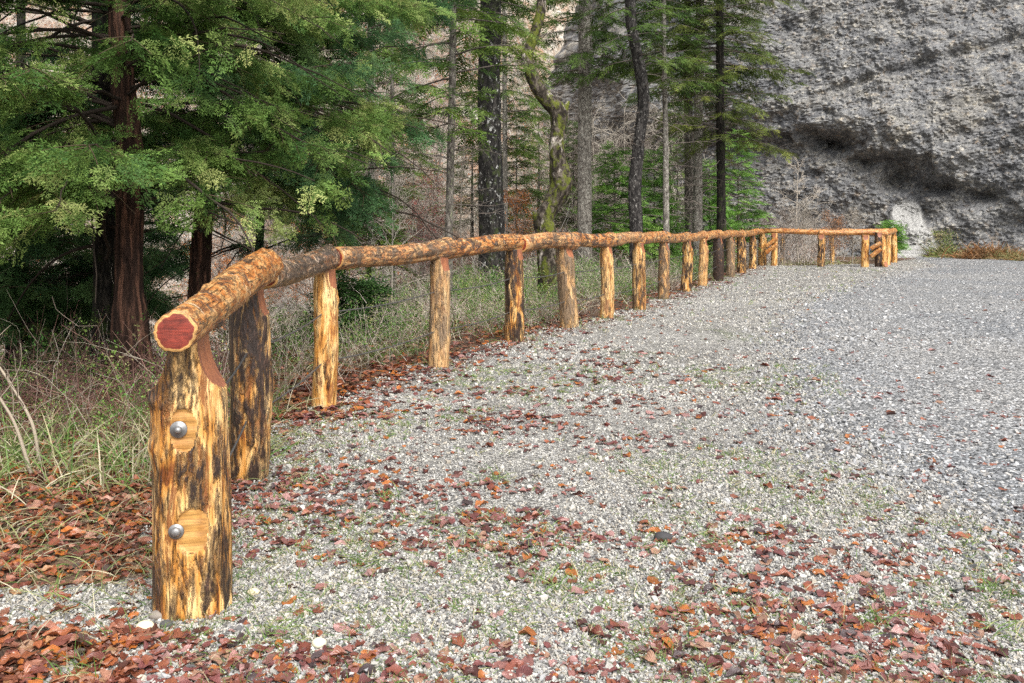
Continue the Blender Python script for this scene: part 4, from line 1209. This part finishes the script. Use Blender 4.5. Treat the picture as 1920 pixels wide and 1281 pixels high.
def scatter(n, ymin, ymax, tmin, tmax, prob=None, bias=1.0):
    y = ymin + (ymax - ymin) * r.random(n) ** bias; t = r.uniform(tmin, tmax, n); x = fx(y) - t
    k = frustum(x, y, .8)
    if prob is not None: k &= r.random(n) < prob(x, y)
    x, y = x[k], y[k]
    return np.stack([x, y, gz(x, y)], 1)


# tangle of bare twigs and dry stalks beyond the fence
mb = MB()
p = scatter(21000, 4.5, 27, .35, 6.5, lambda x, y: (.25 + .75 * sstep(-.3, .5, fbm2(x, y, .6, 3, 101))) * np.where(y > 5.8, .25 + .75 * sstep(-.34, -.22, x / y), 1.0))
n = len(p); c = np.array([(.40, .355, .30), (.27, .22, .18), (.13, .10, .08), (.46, .41, .32)])[r.integers(0, 4, n)] * r.uniform(.7, 1.2, (n, 1))
d = np.stack([r.normal(0, .6, n), r.normal(0, .6, n), np.ones(n)], 1)
L = r.uniform(.25, .95, n) * (.7 + .5 * fbm2(p[:, 0], p[:, 1], .5, 2, 102))
v, f, ctr = strands(p, d, L, np.interp(p[:, 1], [4, 10, 25], [.0018, .003, .0055]), 6, 3, (0, 0, -.1), .55, .6, r); mb.add(v, f, percol(c, 18))
k = r.integers(0, n, n); i = r.integers(2, 6, n)
v, f, _ = strands(ctr[k, i], unit(ctr[k, i] - ctr[k, i - 1]) + r.normal(0, .8, (n, 3)), L[k] * r.uniform(.2, .6, n), np.interp(p[k, 1], [4, 10, 25], [.0014, .0022, .004]), 5, 3, (0, 0, 0), .5, .6, r); mb.add(v, f, percol(c[k], 15))
n = 1500; y = r.uniform(5.3, 8.5, n); x = -y * r.uniform(.30, .58, n); p = np.stack([x, y, gz(x, y)], 1)
v, f, _ = strands(p, np.stack([r.normal(0, .6, n), r.normal(0, .6, n), np.ones(n)], 1), r.uniform(.25, .85, n), .0025, 6, 3, (0, 0, -1.0), .6, .6, r); mb.add(v, f, percol(np.array([.17, .095, .075]) * r.uniform(.4, 1.3, (n, 1)), 18))
o = mb.build("undergrowth", M["twig"]); tag(o, "tangle of grey bare twigs and dry stalks on the slope behind the fence", "undergrowth", kind="stuff")

# small green leaves low in it
mb = MB()
p = scatter(19000, 4.6, 27, .3, 6.0, lambda x, y: sstep(.0, .22, fbm2(x, y, .7, 3, 103)))
n = len(p); p[:, 2] += r.uniform(.03, .5, n) * (.3 + r.random(n))
c = np.array([(.075, .17, .028), (.14, .23, .045), (.30, .31, .12), (.045, .11, .024)])[r.choice(4, n, p=[.4, .3, .15, .15])] * r.uniform(.7, 1.25, (n, 1))
place(CLP, r.integers(0, 5, n), p, unit(r.normal(0, 1, (n, 3))), unit(r.normal(0, .5, (n, 3)) + np.array([0, 0, 1])), np.interp(p[:, 1], [4, 25], [.07, .16]) * r.uniform(.6, 1.3, n), c, mb)
tag(mb.build("green_undergrowth", M["grass"]), "small green leaves of low plants among the twigs behind the fence", "undergrowth", kind="stuff")

# brush on the hillside
mb = MB()
n = 15000; d_ = r.uniform(26, 56, n); x = r.uniform(-.62, .36, n) * d_; k = (fx(d_) - x) > 3.0; x, d_ = x[k], d_[k]; n = len(x)
p = np.stack([x, d_, gz(x, d_)], 1); c = np.array([(.50, .47, .43), (.38, .35, .32), (.42, .35, .29), (.22, .19, .17)])[r.integers(0, 4, n)] * r.uniform(.75, 1.2, (n, 1))
v, f, ctr = strands(p, np.stack([r.normal(0, .55, n), r.normal(0, .55, n), np.ones(n)], 1), r.uniform(.5, 2.3, n), .010, 6, 3, (0, 0, -.1), .6, .6, r); mb.add(v, f, percol(c, 18))
k = r.integers(0, n, n * 2); i = r.integers(2, 6, n * 2)
v, f, _ = strands(ctr[k, i], unit(ctr[k, i] - ctr[k, i - 1]) + r.normal(0, .8, (n * 2, 3)), r.uniform(.3, 1.0, n * 2), .007, 5, 3, (0, 0, 0), .5, .5, r); mb.add(v, f, percol(c[k], 15))
tag(mb.build("hillside_brush", M["twig"]), "bare grey brush covering the far hillside", "brush", kind="stuff")
mb = MB()
n = 9000; d_ = r.uniform(26, 56, n); x = r.uniform(-.62, .36, n) * d_; k = (fx(d_) - x > 3.0) & (r.random(n) < sstep(-.1, .35, fbm2(x, d_, .22, 3, 107))); x, d_ = x[k], d_[k]; n = len(x)
p = np.stack([x, d_, gz(x, d_) + r.uniform(.1, 1.2, n)], 1)
c = np.array([(.33, .12, .04), (.24, .09, .05), (.17, .05, .04), (.09, .13, .04)])[r.choice(4, n, p=[.45, .25, .15, .15])] * r.uniform(.7, 1.3, (n, 1))
place(CLP, r.integers(0, 5, n), p, unit(r.normal(0, 1, (n, 3))), unit(r.normal(0, 1, (n, 3))), r.uniform(.25, .6, n), c, mb)
tag(mb.build("hillside_leaves", M["grass"]), "rust and dull red withered leaves clinging to the hillside brush", "leaves", kind="stuff")


def blades(p, L, w, cols, lean=.5, bend=(0, 0, -.9), n=6, up=1.0):
    """flat tapering grass blades"""
    N = len(p); d = unit(np.stack([r.normal(0, lean, N), r.normal(0, lean, N), np.full(N, up)], 1))
    c = np.zeros((N, n, 3)); c[:, 0] = p; hz = d * np.array([1, 1, 0]); b = np.array(bend) + hz * .5
    for k in range(1, n):
        d = unit(d + b / (n - 1) * r.uniform(.6, 1.4, (N, 1))); c[:, k] = c[:, k - 1] + d * (L / (n - 1))[:, None]
    t = unit(np.gradient(c, axis=1)); side = unit(np.cross(t, unit(r.normal(0, 1, (N, 3)))[:, None]))
    ww = (w[:, None] * np.sin(np.linspace(.9, np.pi, n))[None])[..., None]
    v = np.stack([c - side * ww * .5, c + side * ww * .5], 2).reshape(-1, 3)
    f = grid_faces(n, 2); f = (f[None] + (np.arange(N) * n * 2)[:, None, None]).reshape(-1, 4)
    return v, f, percol(cols, n * 2)


GP = np.array([(.38, .34, .20), (.24, .27, .10), (.13, .21, .05), (.08, .165, .03), (.47, .42, .29)])
mb = MB()
# the long pale tussocks left of the first post
tp = [(-1.85, 5.0), (-2.05, 5.4), (-1.72, 5.5), (-2.3, 5.15), (-2.45, 5.8), (-2.0, 6.0), (-1.65, 6.1), (-2.7, 5.5), (-1.95, 4.65), (-2.55, 4.9), (-2.9, 5.2), (-2.2, 4.55), (-2.75, 4.7), (-1.5, 5.1)]
for (x, y) in tp:
    n = 90; pp = np.stack([x + r.normal(0, .10, n), y + r.normal(0, .11, n)], 1); pp = np.concatenate([pp, gz(pp[:, 0], pp[:, 1])[:, None]], 1)
    g = r.choice(5, n, p=[.24, .26, .22, .13, .15]); v, f, c = blades(pp, r.uniform(.14, .38, n), r.uniform(.004, .008, n), GP[g] * r.uniform(.75, 1.2, (n, 1)), .5); mb.add(v, f, c)
shade = lambda x, y: np.where(y > 6.2, .08 + .92 * sstep(-.34, -.22, x / y), 1.0)
pp = scatter(6000, 3.4, 9, .25, 3.2, lambda x, y: sstep(-.25, .35, fbm2(x, y, .9, 3, 111)) * .7 * shade(x, y) * sstep(.2, .9, fx(y) - x), 1.3); n = len(pp)
v, f, c = blades(pp, r.uniform(.06, .28, n), r.uniform(.003, .006, n), GP[r.choice(5, n, p=[.3, .22, .2, .13, .15])] * r.uniform(.7, 1.2, (n, 1)), .6); mb.add(v, f, c)
pp = scatter(9000, 6, 30, .25, 5.5, lambda x, y: sstep(.25, 1.1, fx(y) - x) * (.3 + .7 * sstep(-.3, .3, fbm2(x, y, .5, 3, 112))) * shade(x, y)); n = len(pp)
v, f, c = blades(pp, r.uniform(.10, .42, n), np.interp(pp[:, 1], [6, 25], [.005, .012]), GP[r.choice(5, n, p=[.3, .25, .15, .08, .22])] * r.uniform(.7, 1.2, (n, 1)), .5, n=5); mb.add(v, f, c)
y = r.uniform(2.9, 5.0, 2400); x = fx(y) - r.uniform(.1, 1.9, 2400); k = frustum(x, y, .2) & (r.random(2400) < .25 + .75 * sstep(-.1, .3, fbm2(x, y, 1.4, 3, 114))); x, y = x[k], y[k]; n = len(x)
v, f, c = blades(np.stack([x, y, gz(x, y)], 1), r.uniform(.05, .20, n), r.uniform(.002, .004, n), GP[r.choice(5, n, p=[.34, .22, .16, .08, .20])] * r.uniform(.7, 1.2, (n, 1)), .9, n=5); mb.add(v, f, c)
q = PXY[1:13].repeat(40, 0) + r.normal(0, .13, (480, 2)); n = len(q)
v, f, c = blades(np.stack([q[:, 0], q[:, 1], gz(q[:, 0], q[:, 1])], 1), r.uniform(.05, .17, n), np.interp(q[:, 1], [4, 20], [.0035, .009]), GP[r.choice(5, n, p=[.25, .25, .25, .15, .10])] * r.uniform(.7, 1.2, (n, 1)), .7, n=5); mb.add(v, f, c)
tag(mb.build("tall_grass", M["grass"]), "pale dry and green grass growing along the outside of the fence", "grass", kind="stuff")

# short sparse grass on the chippings
mb = MB()
def tufts(n, ymin, ymax, thr, k_, Lr, seed):
    y = ymin + (ymax - ymin) * r.random(n) ** 1.4; x = r.uniform(-.56, .56, n) * y
    ok = (fx(y) - x < .25) & (x < rx(y) + .35) & (r.random(n) < sstep(thr, thr + .35, fbm2(x, y, .85, 3, seed) + .25 * fbm2(x, y, 3, 2, seed + 1)) + .03)
    x, y = x[ok], y[ok]; x = np.repeat(x, k_) + r.normal(0, .018, len(x) * k_); y = np.repeat(y, k_) + r.normal(0, .018, len(y) * k_); m = len(x)
    pp = np.stack([x, y, gz(x, y)], 1)
    v, f, c = blades(pp, r.uniform(*Lr, m), np.interp(y, [2.5, 10, 25], [.0025, .006, .012]), GP[r.choice(5, m, p=[.2, .22, .3, .18, .10])] * r.uniform(.75, 1.2, (m, 1)), .7, n=4); mb.add(v, f, c)
tufts(9000, 2.4, 8, -.06, 7, (.02, .06), 121)
tufts(3600, 7, 27, .04, 6, (.03, .08), 123)
for (px, py) in ((1650, 1175), (1890, 1190), (150, 1262), (520, 1190), (925, 905), (720, 940), (690, 1060), (1330, 720), (1870, 1110), (1040, 1110)):
    q = PX(px, py, 1); dd = H0 * F / (py - YH); x, y = (px - 960) / F * dd, dd
    m = 46; pp = np.stack([x + r.normal(0, .04, m), y + r.normal(0, .04, m)], 1); pp = np.concatenate([pp, gz(pp[:, 0], pp[:, 1])[:, None]], 1)
    v, f, c = blades(pp, r.uniform(.05, .13, m), np.full(m, .0032), GP[r.choice(5, m, p=[.1, .25, .35, .25, .05])] * r.uniform(.8, 1.25, (m, 1)), .8); mb.add(v, f, c)
tag(mb.build("short_grass", M["grass"]), "sparse short green grass sprouting through the chippings", "grass", kind="stuff")

# withered verge at the foot of the cliff, right
mb = MB()
n = 9000; px = r.uniform(1735, 1990, n); d_ = np.interp(px, [1735, 1800, 1900, 1990], [34.6, 33.4, 31.0, 29.0]) + r.uniform(-.4, 1.8, n); x = (px - 960) / F * d_
pp = np.stack([x, d_, gz(x, d_)], 1)
g = np.array([(.26, .20, .09), (.16, .17, .055), (.30, .15, .06), (.10, .12, .035), (.36, .29, .17)])[r.choice(5, n, p=[.3, .28, .2, .12, .1])]
v, f, c = blades(pp, r.uniform(.12, .42, n) * np.interp(px, [1735, 1850, 1880, 1990], [.8, 1.1, 1.5, .9]), np.full(n, .020), g * r.uniform(.7, 1.2, (n, 1)), .8, n=5); mb.add(v, f, c)
tag(mb.build("verge_grass", M["grass"]), "withered brown and green verge grass along the foot of the cliff", "grass", kind="stuff")
for k, (px, py, lab) in enumerate(((1852, 478, "heap of withered rust-brown fern on the verge at the cliff foot"), (1768, 470, "small leafy yellowish bush at the left end of the cliff verge"))):
    d0 = 32.4 if k == 0 else 34.2; x = (px - 960) / F * d0; foot = np.array([x, d0, float(gz(x, d0)[0])])
    t = thing("withered_fern" if k == 0 else "leafy_bush", foot, lab, "plant"); mb = MB()
    m = 700 if k == 0 else 220; pp = np.stack([r.normal(0, .42 if k == 0 else .25, m), r.normal(0, .3, m), np.zeros(m)], 1)
    g = np.array([(.26, .12, .045), (.33, .19, .09), (.17, .10, .05)] if k == 0 else [(.22, .24, .08), (.12, .17, .04), (.33, .27, .14)])[r.integers(0, 3, m)]
    v, f, c = blades(pp, r.uniform(.4, .9, m), np.full(m, .03), g * r.uniform(.7, 1.2, (m, 1)), .6); mb.add(v, f, c)
    mb.build("fronds" if k == 0 else "stems", M["grass"], t)
    if k == 1:
        m = 130; P = np.stack([r.normal(0, .28, m), r.normal(0, .25, m), r.uniform(.1, .95, m)], 1); mb = MB()
        place(CLP, r.integers(0, 5, m), P, unit(r.normal(0, 1, (m, 3))), unit(r.normal(0, 1, (m, 3))), r.uniform(.15, .3, m), g[:m] * r.uniform(.7, 1.2, (m, 1)), mb); mb.build("foliage", M["grass"], t)
# pale flat slabs below the knee of rock
for k, (px, py, sx_, sy_, sz_, lab) in enumerate(((1705, 468, 1.0, .5, .16, "larger pale flat rock slab under the knee of the cliff"), (1728, 476, .8, .45, .13, "smaller pale flat rock slab, lower and right of the larger one"), (1700, 480, .7, .4, .10, "lowest pale rock ledge, level with the road"))):
    d0 = 35.2 - .25 * k; c0 = PX(px, py, d0); nn_ = 26
    u = np.linspace(0, np.pi, 14)[:, None]; w = np.arange(nn_)[None] / nn_ * 2 * np.pi
    e = lambda a_: np.sign(a_) * np.abs(a_) ** .55
    v = np.stack(np.broadcast_arrays(e(np.sin(u) * np.cos(w)) * sx_, e(np.sin(u) * np.sin(w)) * sy_, e(np.cos(u)) * sz_), -1).reshape(-1, 3)
    v = v * (1 + .16 * fbm(v * 2.5 + k * 9, 4, 130 + k))[:, None]
    g0 = float(gz(c0[0], c0[1])[0]); zc = min(c0[2], g0 + sz_ * .7 + .22)
    base = np.array([c0[0], c0[1], zc])
    # carried by rubble: the slab's body reaches down into the bank
    v[:, 2] = np.where(v[:, 2] < 0, v[:, 2] * ((zc - g0 + .1) / sz_), v[:, 2])
    tag(MB().add(v + base, grid_faces(14, nn_, True), (.8, 0, .9)).build("rock_slab", M["rock"], loc=base, smooth=True), lab, "rock", "pale slabs at the cliff foot")

# ------------------------------------------------------------------ stone chippings
def stones(n_try, ymin, ymax, size, prob, cols, seed, bias=1.5, flat=(.45, .8), power=2.2, xlim=.575):
    rs = np.random.default_rng(seed)
    y = ymin + (ymax - ymin) * rs.random(n_try) ** bias; x = rs.uniform(-xlim, xlim, n_try) * (y + .1)
    k = rs.random(n_try) < prob(x, y); x, y = x[k], y[k]; N = len(x)
    s = size[0] + (size[1] - size[0]) * rs.random(N) ** power
    base = np.array([[-1, -1, -1], [1, -1, -1], [1, 1, -1], [-1, 1, -1], [-1, -1, 1], [1, -1, 1], [1, 1, 1], [-1, 1, 1]], float) * .5
    v = base[None] * (1 + rs.uniform(-.42, .2, (N, 8, 1))) + rs.normal(0, .09, (N, 8, 3))
    v = v * np.stack([s * rs.uniform(.75, 1.25, N), s * rs.uniform(.6, 1.0, N), s * rs.uniform(*flat, N)], 1)[:, None]
    a = rs.uniform(0, 6.283, N); ca, sa = np.cos(a)[:, None], np.sin(a)[:, None]
    tl = rs.normal(0, .35, (N, 1)); v[..., 2] += v[..., 0] * tl
    vx = v[..., 0] * ca - v[..., 1] * sa; vy = v[..., 0] * sa + v[..., 1] * ca
    z = gz(x, y) + s * .12 + .003
    V = np.stack([vx + x[:, None], vy + y[:, None], v[..., 2] + z[:, None]], -1)
    F0 = np.array([[0, 3, 2, 1], [4, 5, 6, 7], [0, 1, 5, 4], [1, 2, 6, 5], [2, 3, 7, 6], [3, 0, 4, 7]])
    f = (F0[None] + (np.arange(N) * 8)[:, None, None]).reshape(-1, 4)
    cl = np.array(cols)[rs.integers(0, len(cols), N)] * rs.uniform(.64, 1.10, (N, 1))
    return V.reshape(-1, 3), f, np.repeat(cl, 8, 0)


WARM = [(.50, .48, .435), (.53, .512, .465), (.41, .395, .36), (.27, .262, .25), (.50, .48, .43), (.42, .375, .31), (.15, .145, .142), (.34, .337, .335)]
COOL = [(.29, .295, .302), (.22, .224, .23), (.37, .373, .378), (.16, .162, .166), (.48, .48, .475), (.33, .32, .305), (.12, .122, .125), (.40, .38, .355)]
onpath = lambda x, y: ((fx(y) - x < .25 + .2 * fbm2(x, y, 2, 2, 141)) | (bare_patch(x, y) > .5)) * sstep(.9, -.35, x - rx(y) + .5 * fbm2(x, y, 1.1, 3, 142))
onroad = lambda x, y: sstep(-.75, .55, x - rx(y) + .5 * fbm2(x, y, 1.1, 3, 143))
mb = MB()
mb.add(*stones(240000, 2.35, 6.8, (.0035, .0115), lambda x, y: onpath(x, y) * (.35 + .65 * sstep(-.35, .2, fbm2(x, y, .9, 4, 145))), WARM, 151, 1.35))
mb.add(*stones(2600, 2.35, 8.0, (.011, .026), lambda x, y: onpath(x, y) * .8, WARM, 152, 1.3))
mb.add(*stones(60000, 6.5, 15, (.009, .021), lambda x, y: onpath(x, y) * (.3 + .7 * sstep(-.35, .2, fbm2(x, y, .7, 4, 146))), WARM, 153, 1.2))
mb.add(*stones(40000, 14, 29, (.014, .030), lambda x, y: (fx(y) - x < .1) * (x < rx(y) + .4) * .9, WARM, 156, 1.1))
tag(mb.build("path_chippings", M["stone"]), "pale beige stone chippings spread over the path beside the fence", "chippings", kind="stuff")
mb = MB()
mb.add(*stones(110000, 3.0, 9.5, (.008, .025), lambda x, y: onroad(x, y) * .95, COOL, 154, 1.1))
mb.add(*stones(90000, 9, 34, (.015, .038), lambda x, y: onroad(x, y) * .9, COOL, 155, 1.15))
tag(mb.build("road_chippings", M["stone"]), "coarser blue-grey stone chippings spread over the road", "chippings", kind="stuff")

# single pebbles that stand out round the first post
for k, (px, py, w, c, lab) in enumerate(((272, 1180, 34, (.62, .55, .38), "yellowish rounded pebble left of the first post's foot"), (475, 1114, 22, (.60, .53, .36), "small tan pebble right of the first post's foot"),
                                         (312, 1176, 26, (.07, .068, .066), "dark grey pebble touching the first post's foot"), (296, 1158, 30, (.22, .19, .16), "brown-grey flat pebble left of the first post's base"),
                                         (598, 1216, 32, (.62, .57, .42), "cream pebble on the chippings right of the first post"), (1242, 1022, 34, (.045, .043, .045), "dark slate-coloured pebble among the leaves mid path"))):
    dd = H0 * F / (py - YH); R = w / 2 / F * dd; x, y = (px - 960) / F * dd, dd
    u = np.linspace(0, np.pi, 12)[:, None]; ww = np.arange(20)[None] / 20 * 2 * np.pi
    v = np.stack(np.broadcast_arrays(np.sin(u) * np.cos(ww) * R, np.sin(u) * np.sin(ww) * R * .8, np.cos(u) * R * .62), -1).reshape(-1, 3)
    v = v * (1 + .22 * fbm(v / R * .9 + k * 7, 3, 160 + k))[:, None]
    base = np.array([x, y, float(gz(x, y)[0]) + R * .35])
    tag(MB().add(v + base, grid_faces(12, 20, True), c).build("pebble", M["stone"], loc=base, smooth=True), lab, "pebble", "single pebbles on the chippings")

# ------------------------------------------------------------------ fallen leaves
def leaf_temps(k, nu=7, nv=5):
    rs = np.random.default_rng(900 + k)
    u = np.linspace(0, 1, nu)[:, None]; w = np.linspace(-1, 1, nv)[None]
    half = rs.uniform(.25, .35) * np.sin(np.pi * np.clip(u, .015, .985) ** rs.uniform(.75, .95)) ** 1.05 + .004
    x = np.broadcast_to(u - .5, (nu, nv)) + rs.normal(0, .006, (nu, nv)); y = half * w * (1 + rs.normal(0, .035, (nu, nv)))
    fold = rs.uniform(-.12, .28); curl = rs.uniform(-.4, .6); roll = rs.uniform(-.3, .3)
    z = fold * np.abs(y) + curl * (u - .5) ** 2 * .6 + roll * (u - .5) * y * 2 + .05 * np.sin(u * 9 + rs.uniform(0, 6)) * w + .035 * np.sin(u * 14 + w * 4 + rs.uniform(0, 6)) * np.abs(w) + rs.normal(0, .004, (nu, nv))
    if k % 5 == 0: z = z + .35 * (y / .34) ** 2 * rs.uniform(.5, 1)
    z = z - z.min() * .6
    v = np.stack([x, y, z], -1).reshape(-1, 3)
    return v, grid_faces(nu, nv), np.stack(np.broadcast_arrays(u, w), -1).reshape(-1, 2)


def litter(N, ymin, ymax, bias, size, name, label, lo=False, seed=0, dens=leafdens, lift=.11):
    rs = np.random.default_rng(seed)
    y = ymin + (ymax - ymin) * rs.random(N) ** bias; x = rs.uniform(-.60, .60, N) * (y + .15)
    k = rs.random(N) < dens(x, y); x, y = x[k], y[k]; N = len(x)
    s = size[0] + (size[1] - size[0]) * rs.random(N) ** 1.5; a = rs.uniform(0, 6.283, N)
    z = gz(x, y) + .004 + rs.random(N) ** 2 * .020 * np.clip(dens(x, y), .15, 1)
    P = np.stack([x, y, z], 1); ax = np.stack([np.cos(a), np.sin(a), rs.normal(0, .08, N)], 1)
    nr = unit(np.stack([rs.normal(0, lift, N), rs.normal(0, lift, N), np.ones(N)], 1))
    stand = rs.random(N) < .035; nr[stand] = unit(nr[stand] + rs.normal(0, .7, (stand.sum(), 3)) * np.array([1, 1, .2]))
    pal = np.array([(.20, .066, .045), (.28, .10, .055), (.17, .062, .060), (.36, .13, .035), (.27, .13, .115), (.085, .034, .030), (.33, .20, .14), (.075, .055, .058), (.36, .21, .20)])  # pinkish tones put the sky's sheen on wet leaves into the colour
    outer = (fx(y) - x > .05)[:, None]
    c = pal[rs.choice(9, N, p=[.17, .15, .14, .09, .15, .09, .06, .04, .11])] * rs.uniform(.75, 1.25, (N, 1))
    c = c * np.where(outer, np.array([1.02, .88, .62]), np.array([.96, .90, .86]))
    nr = unit(nr + np.where(outer, rs.normal(0, .25, (N, 3)), 0))
    ax = unit(ax); sd = unit(np.cross(nr, ax)); nn2 = np.cross(ax, sd)
    mb = MB(); K = 22; pick = rs.integers(0, K, N)
    for t in range(K):
        m = np.nonzero(pick == t)[0]
        v, f, uv = leaf_temps(t, 5 if lo else 11, 3 if lo else 7)
        w = P[m][:, None] + s[m][:, None, None] * (v[None, :, 0:1] * ax[m][:, None] + v[None, :, 1:2] * sd[m][:, None] + v[None, :, 2:3] * nn2[m][:, None])
        ff = (f[None] + (np.arange(len(m)) * len(v))[:, None, None]).reshape(-1, 4)
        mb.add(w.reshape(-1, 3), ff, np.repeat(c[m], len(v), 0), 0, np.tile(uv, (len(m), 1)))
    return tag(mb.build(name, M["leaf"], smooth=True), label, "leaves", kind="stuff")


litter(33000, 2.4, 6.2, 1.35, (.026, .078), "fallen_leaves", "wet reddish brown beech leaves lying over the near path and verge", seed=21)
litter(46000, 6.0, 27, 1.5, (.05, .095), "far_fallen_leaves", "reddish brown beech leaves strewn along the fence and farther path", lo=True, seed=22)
def slope_d(x, y):
    t = fx(y) - x
    return .95 * sstep(.2, .6, t) * sstep(7.0, 4.0, t) * (.3 + .7 * sstep(-.2, .3, fbm2(x, y, .6, 3, 170)))
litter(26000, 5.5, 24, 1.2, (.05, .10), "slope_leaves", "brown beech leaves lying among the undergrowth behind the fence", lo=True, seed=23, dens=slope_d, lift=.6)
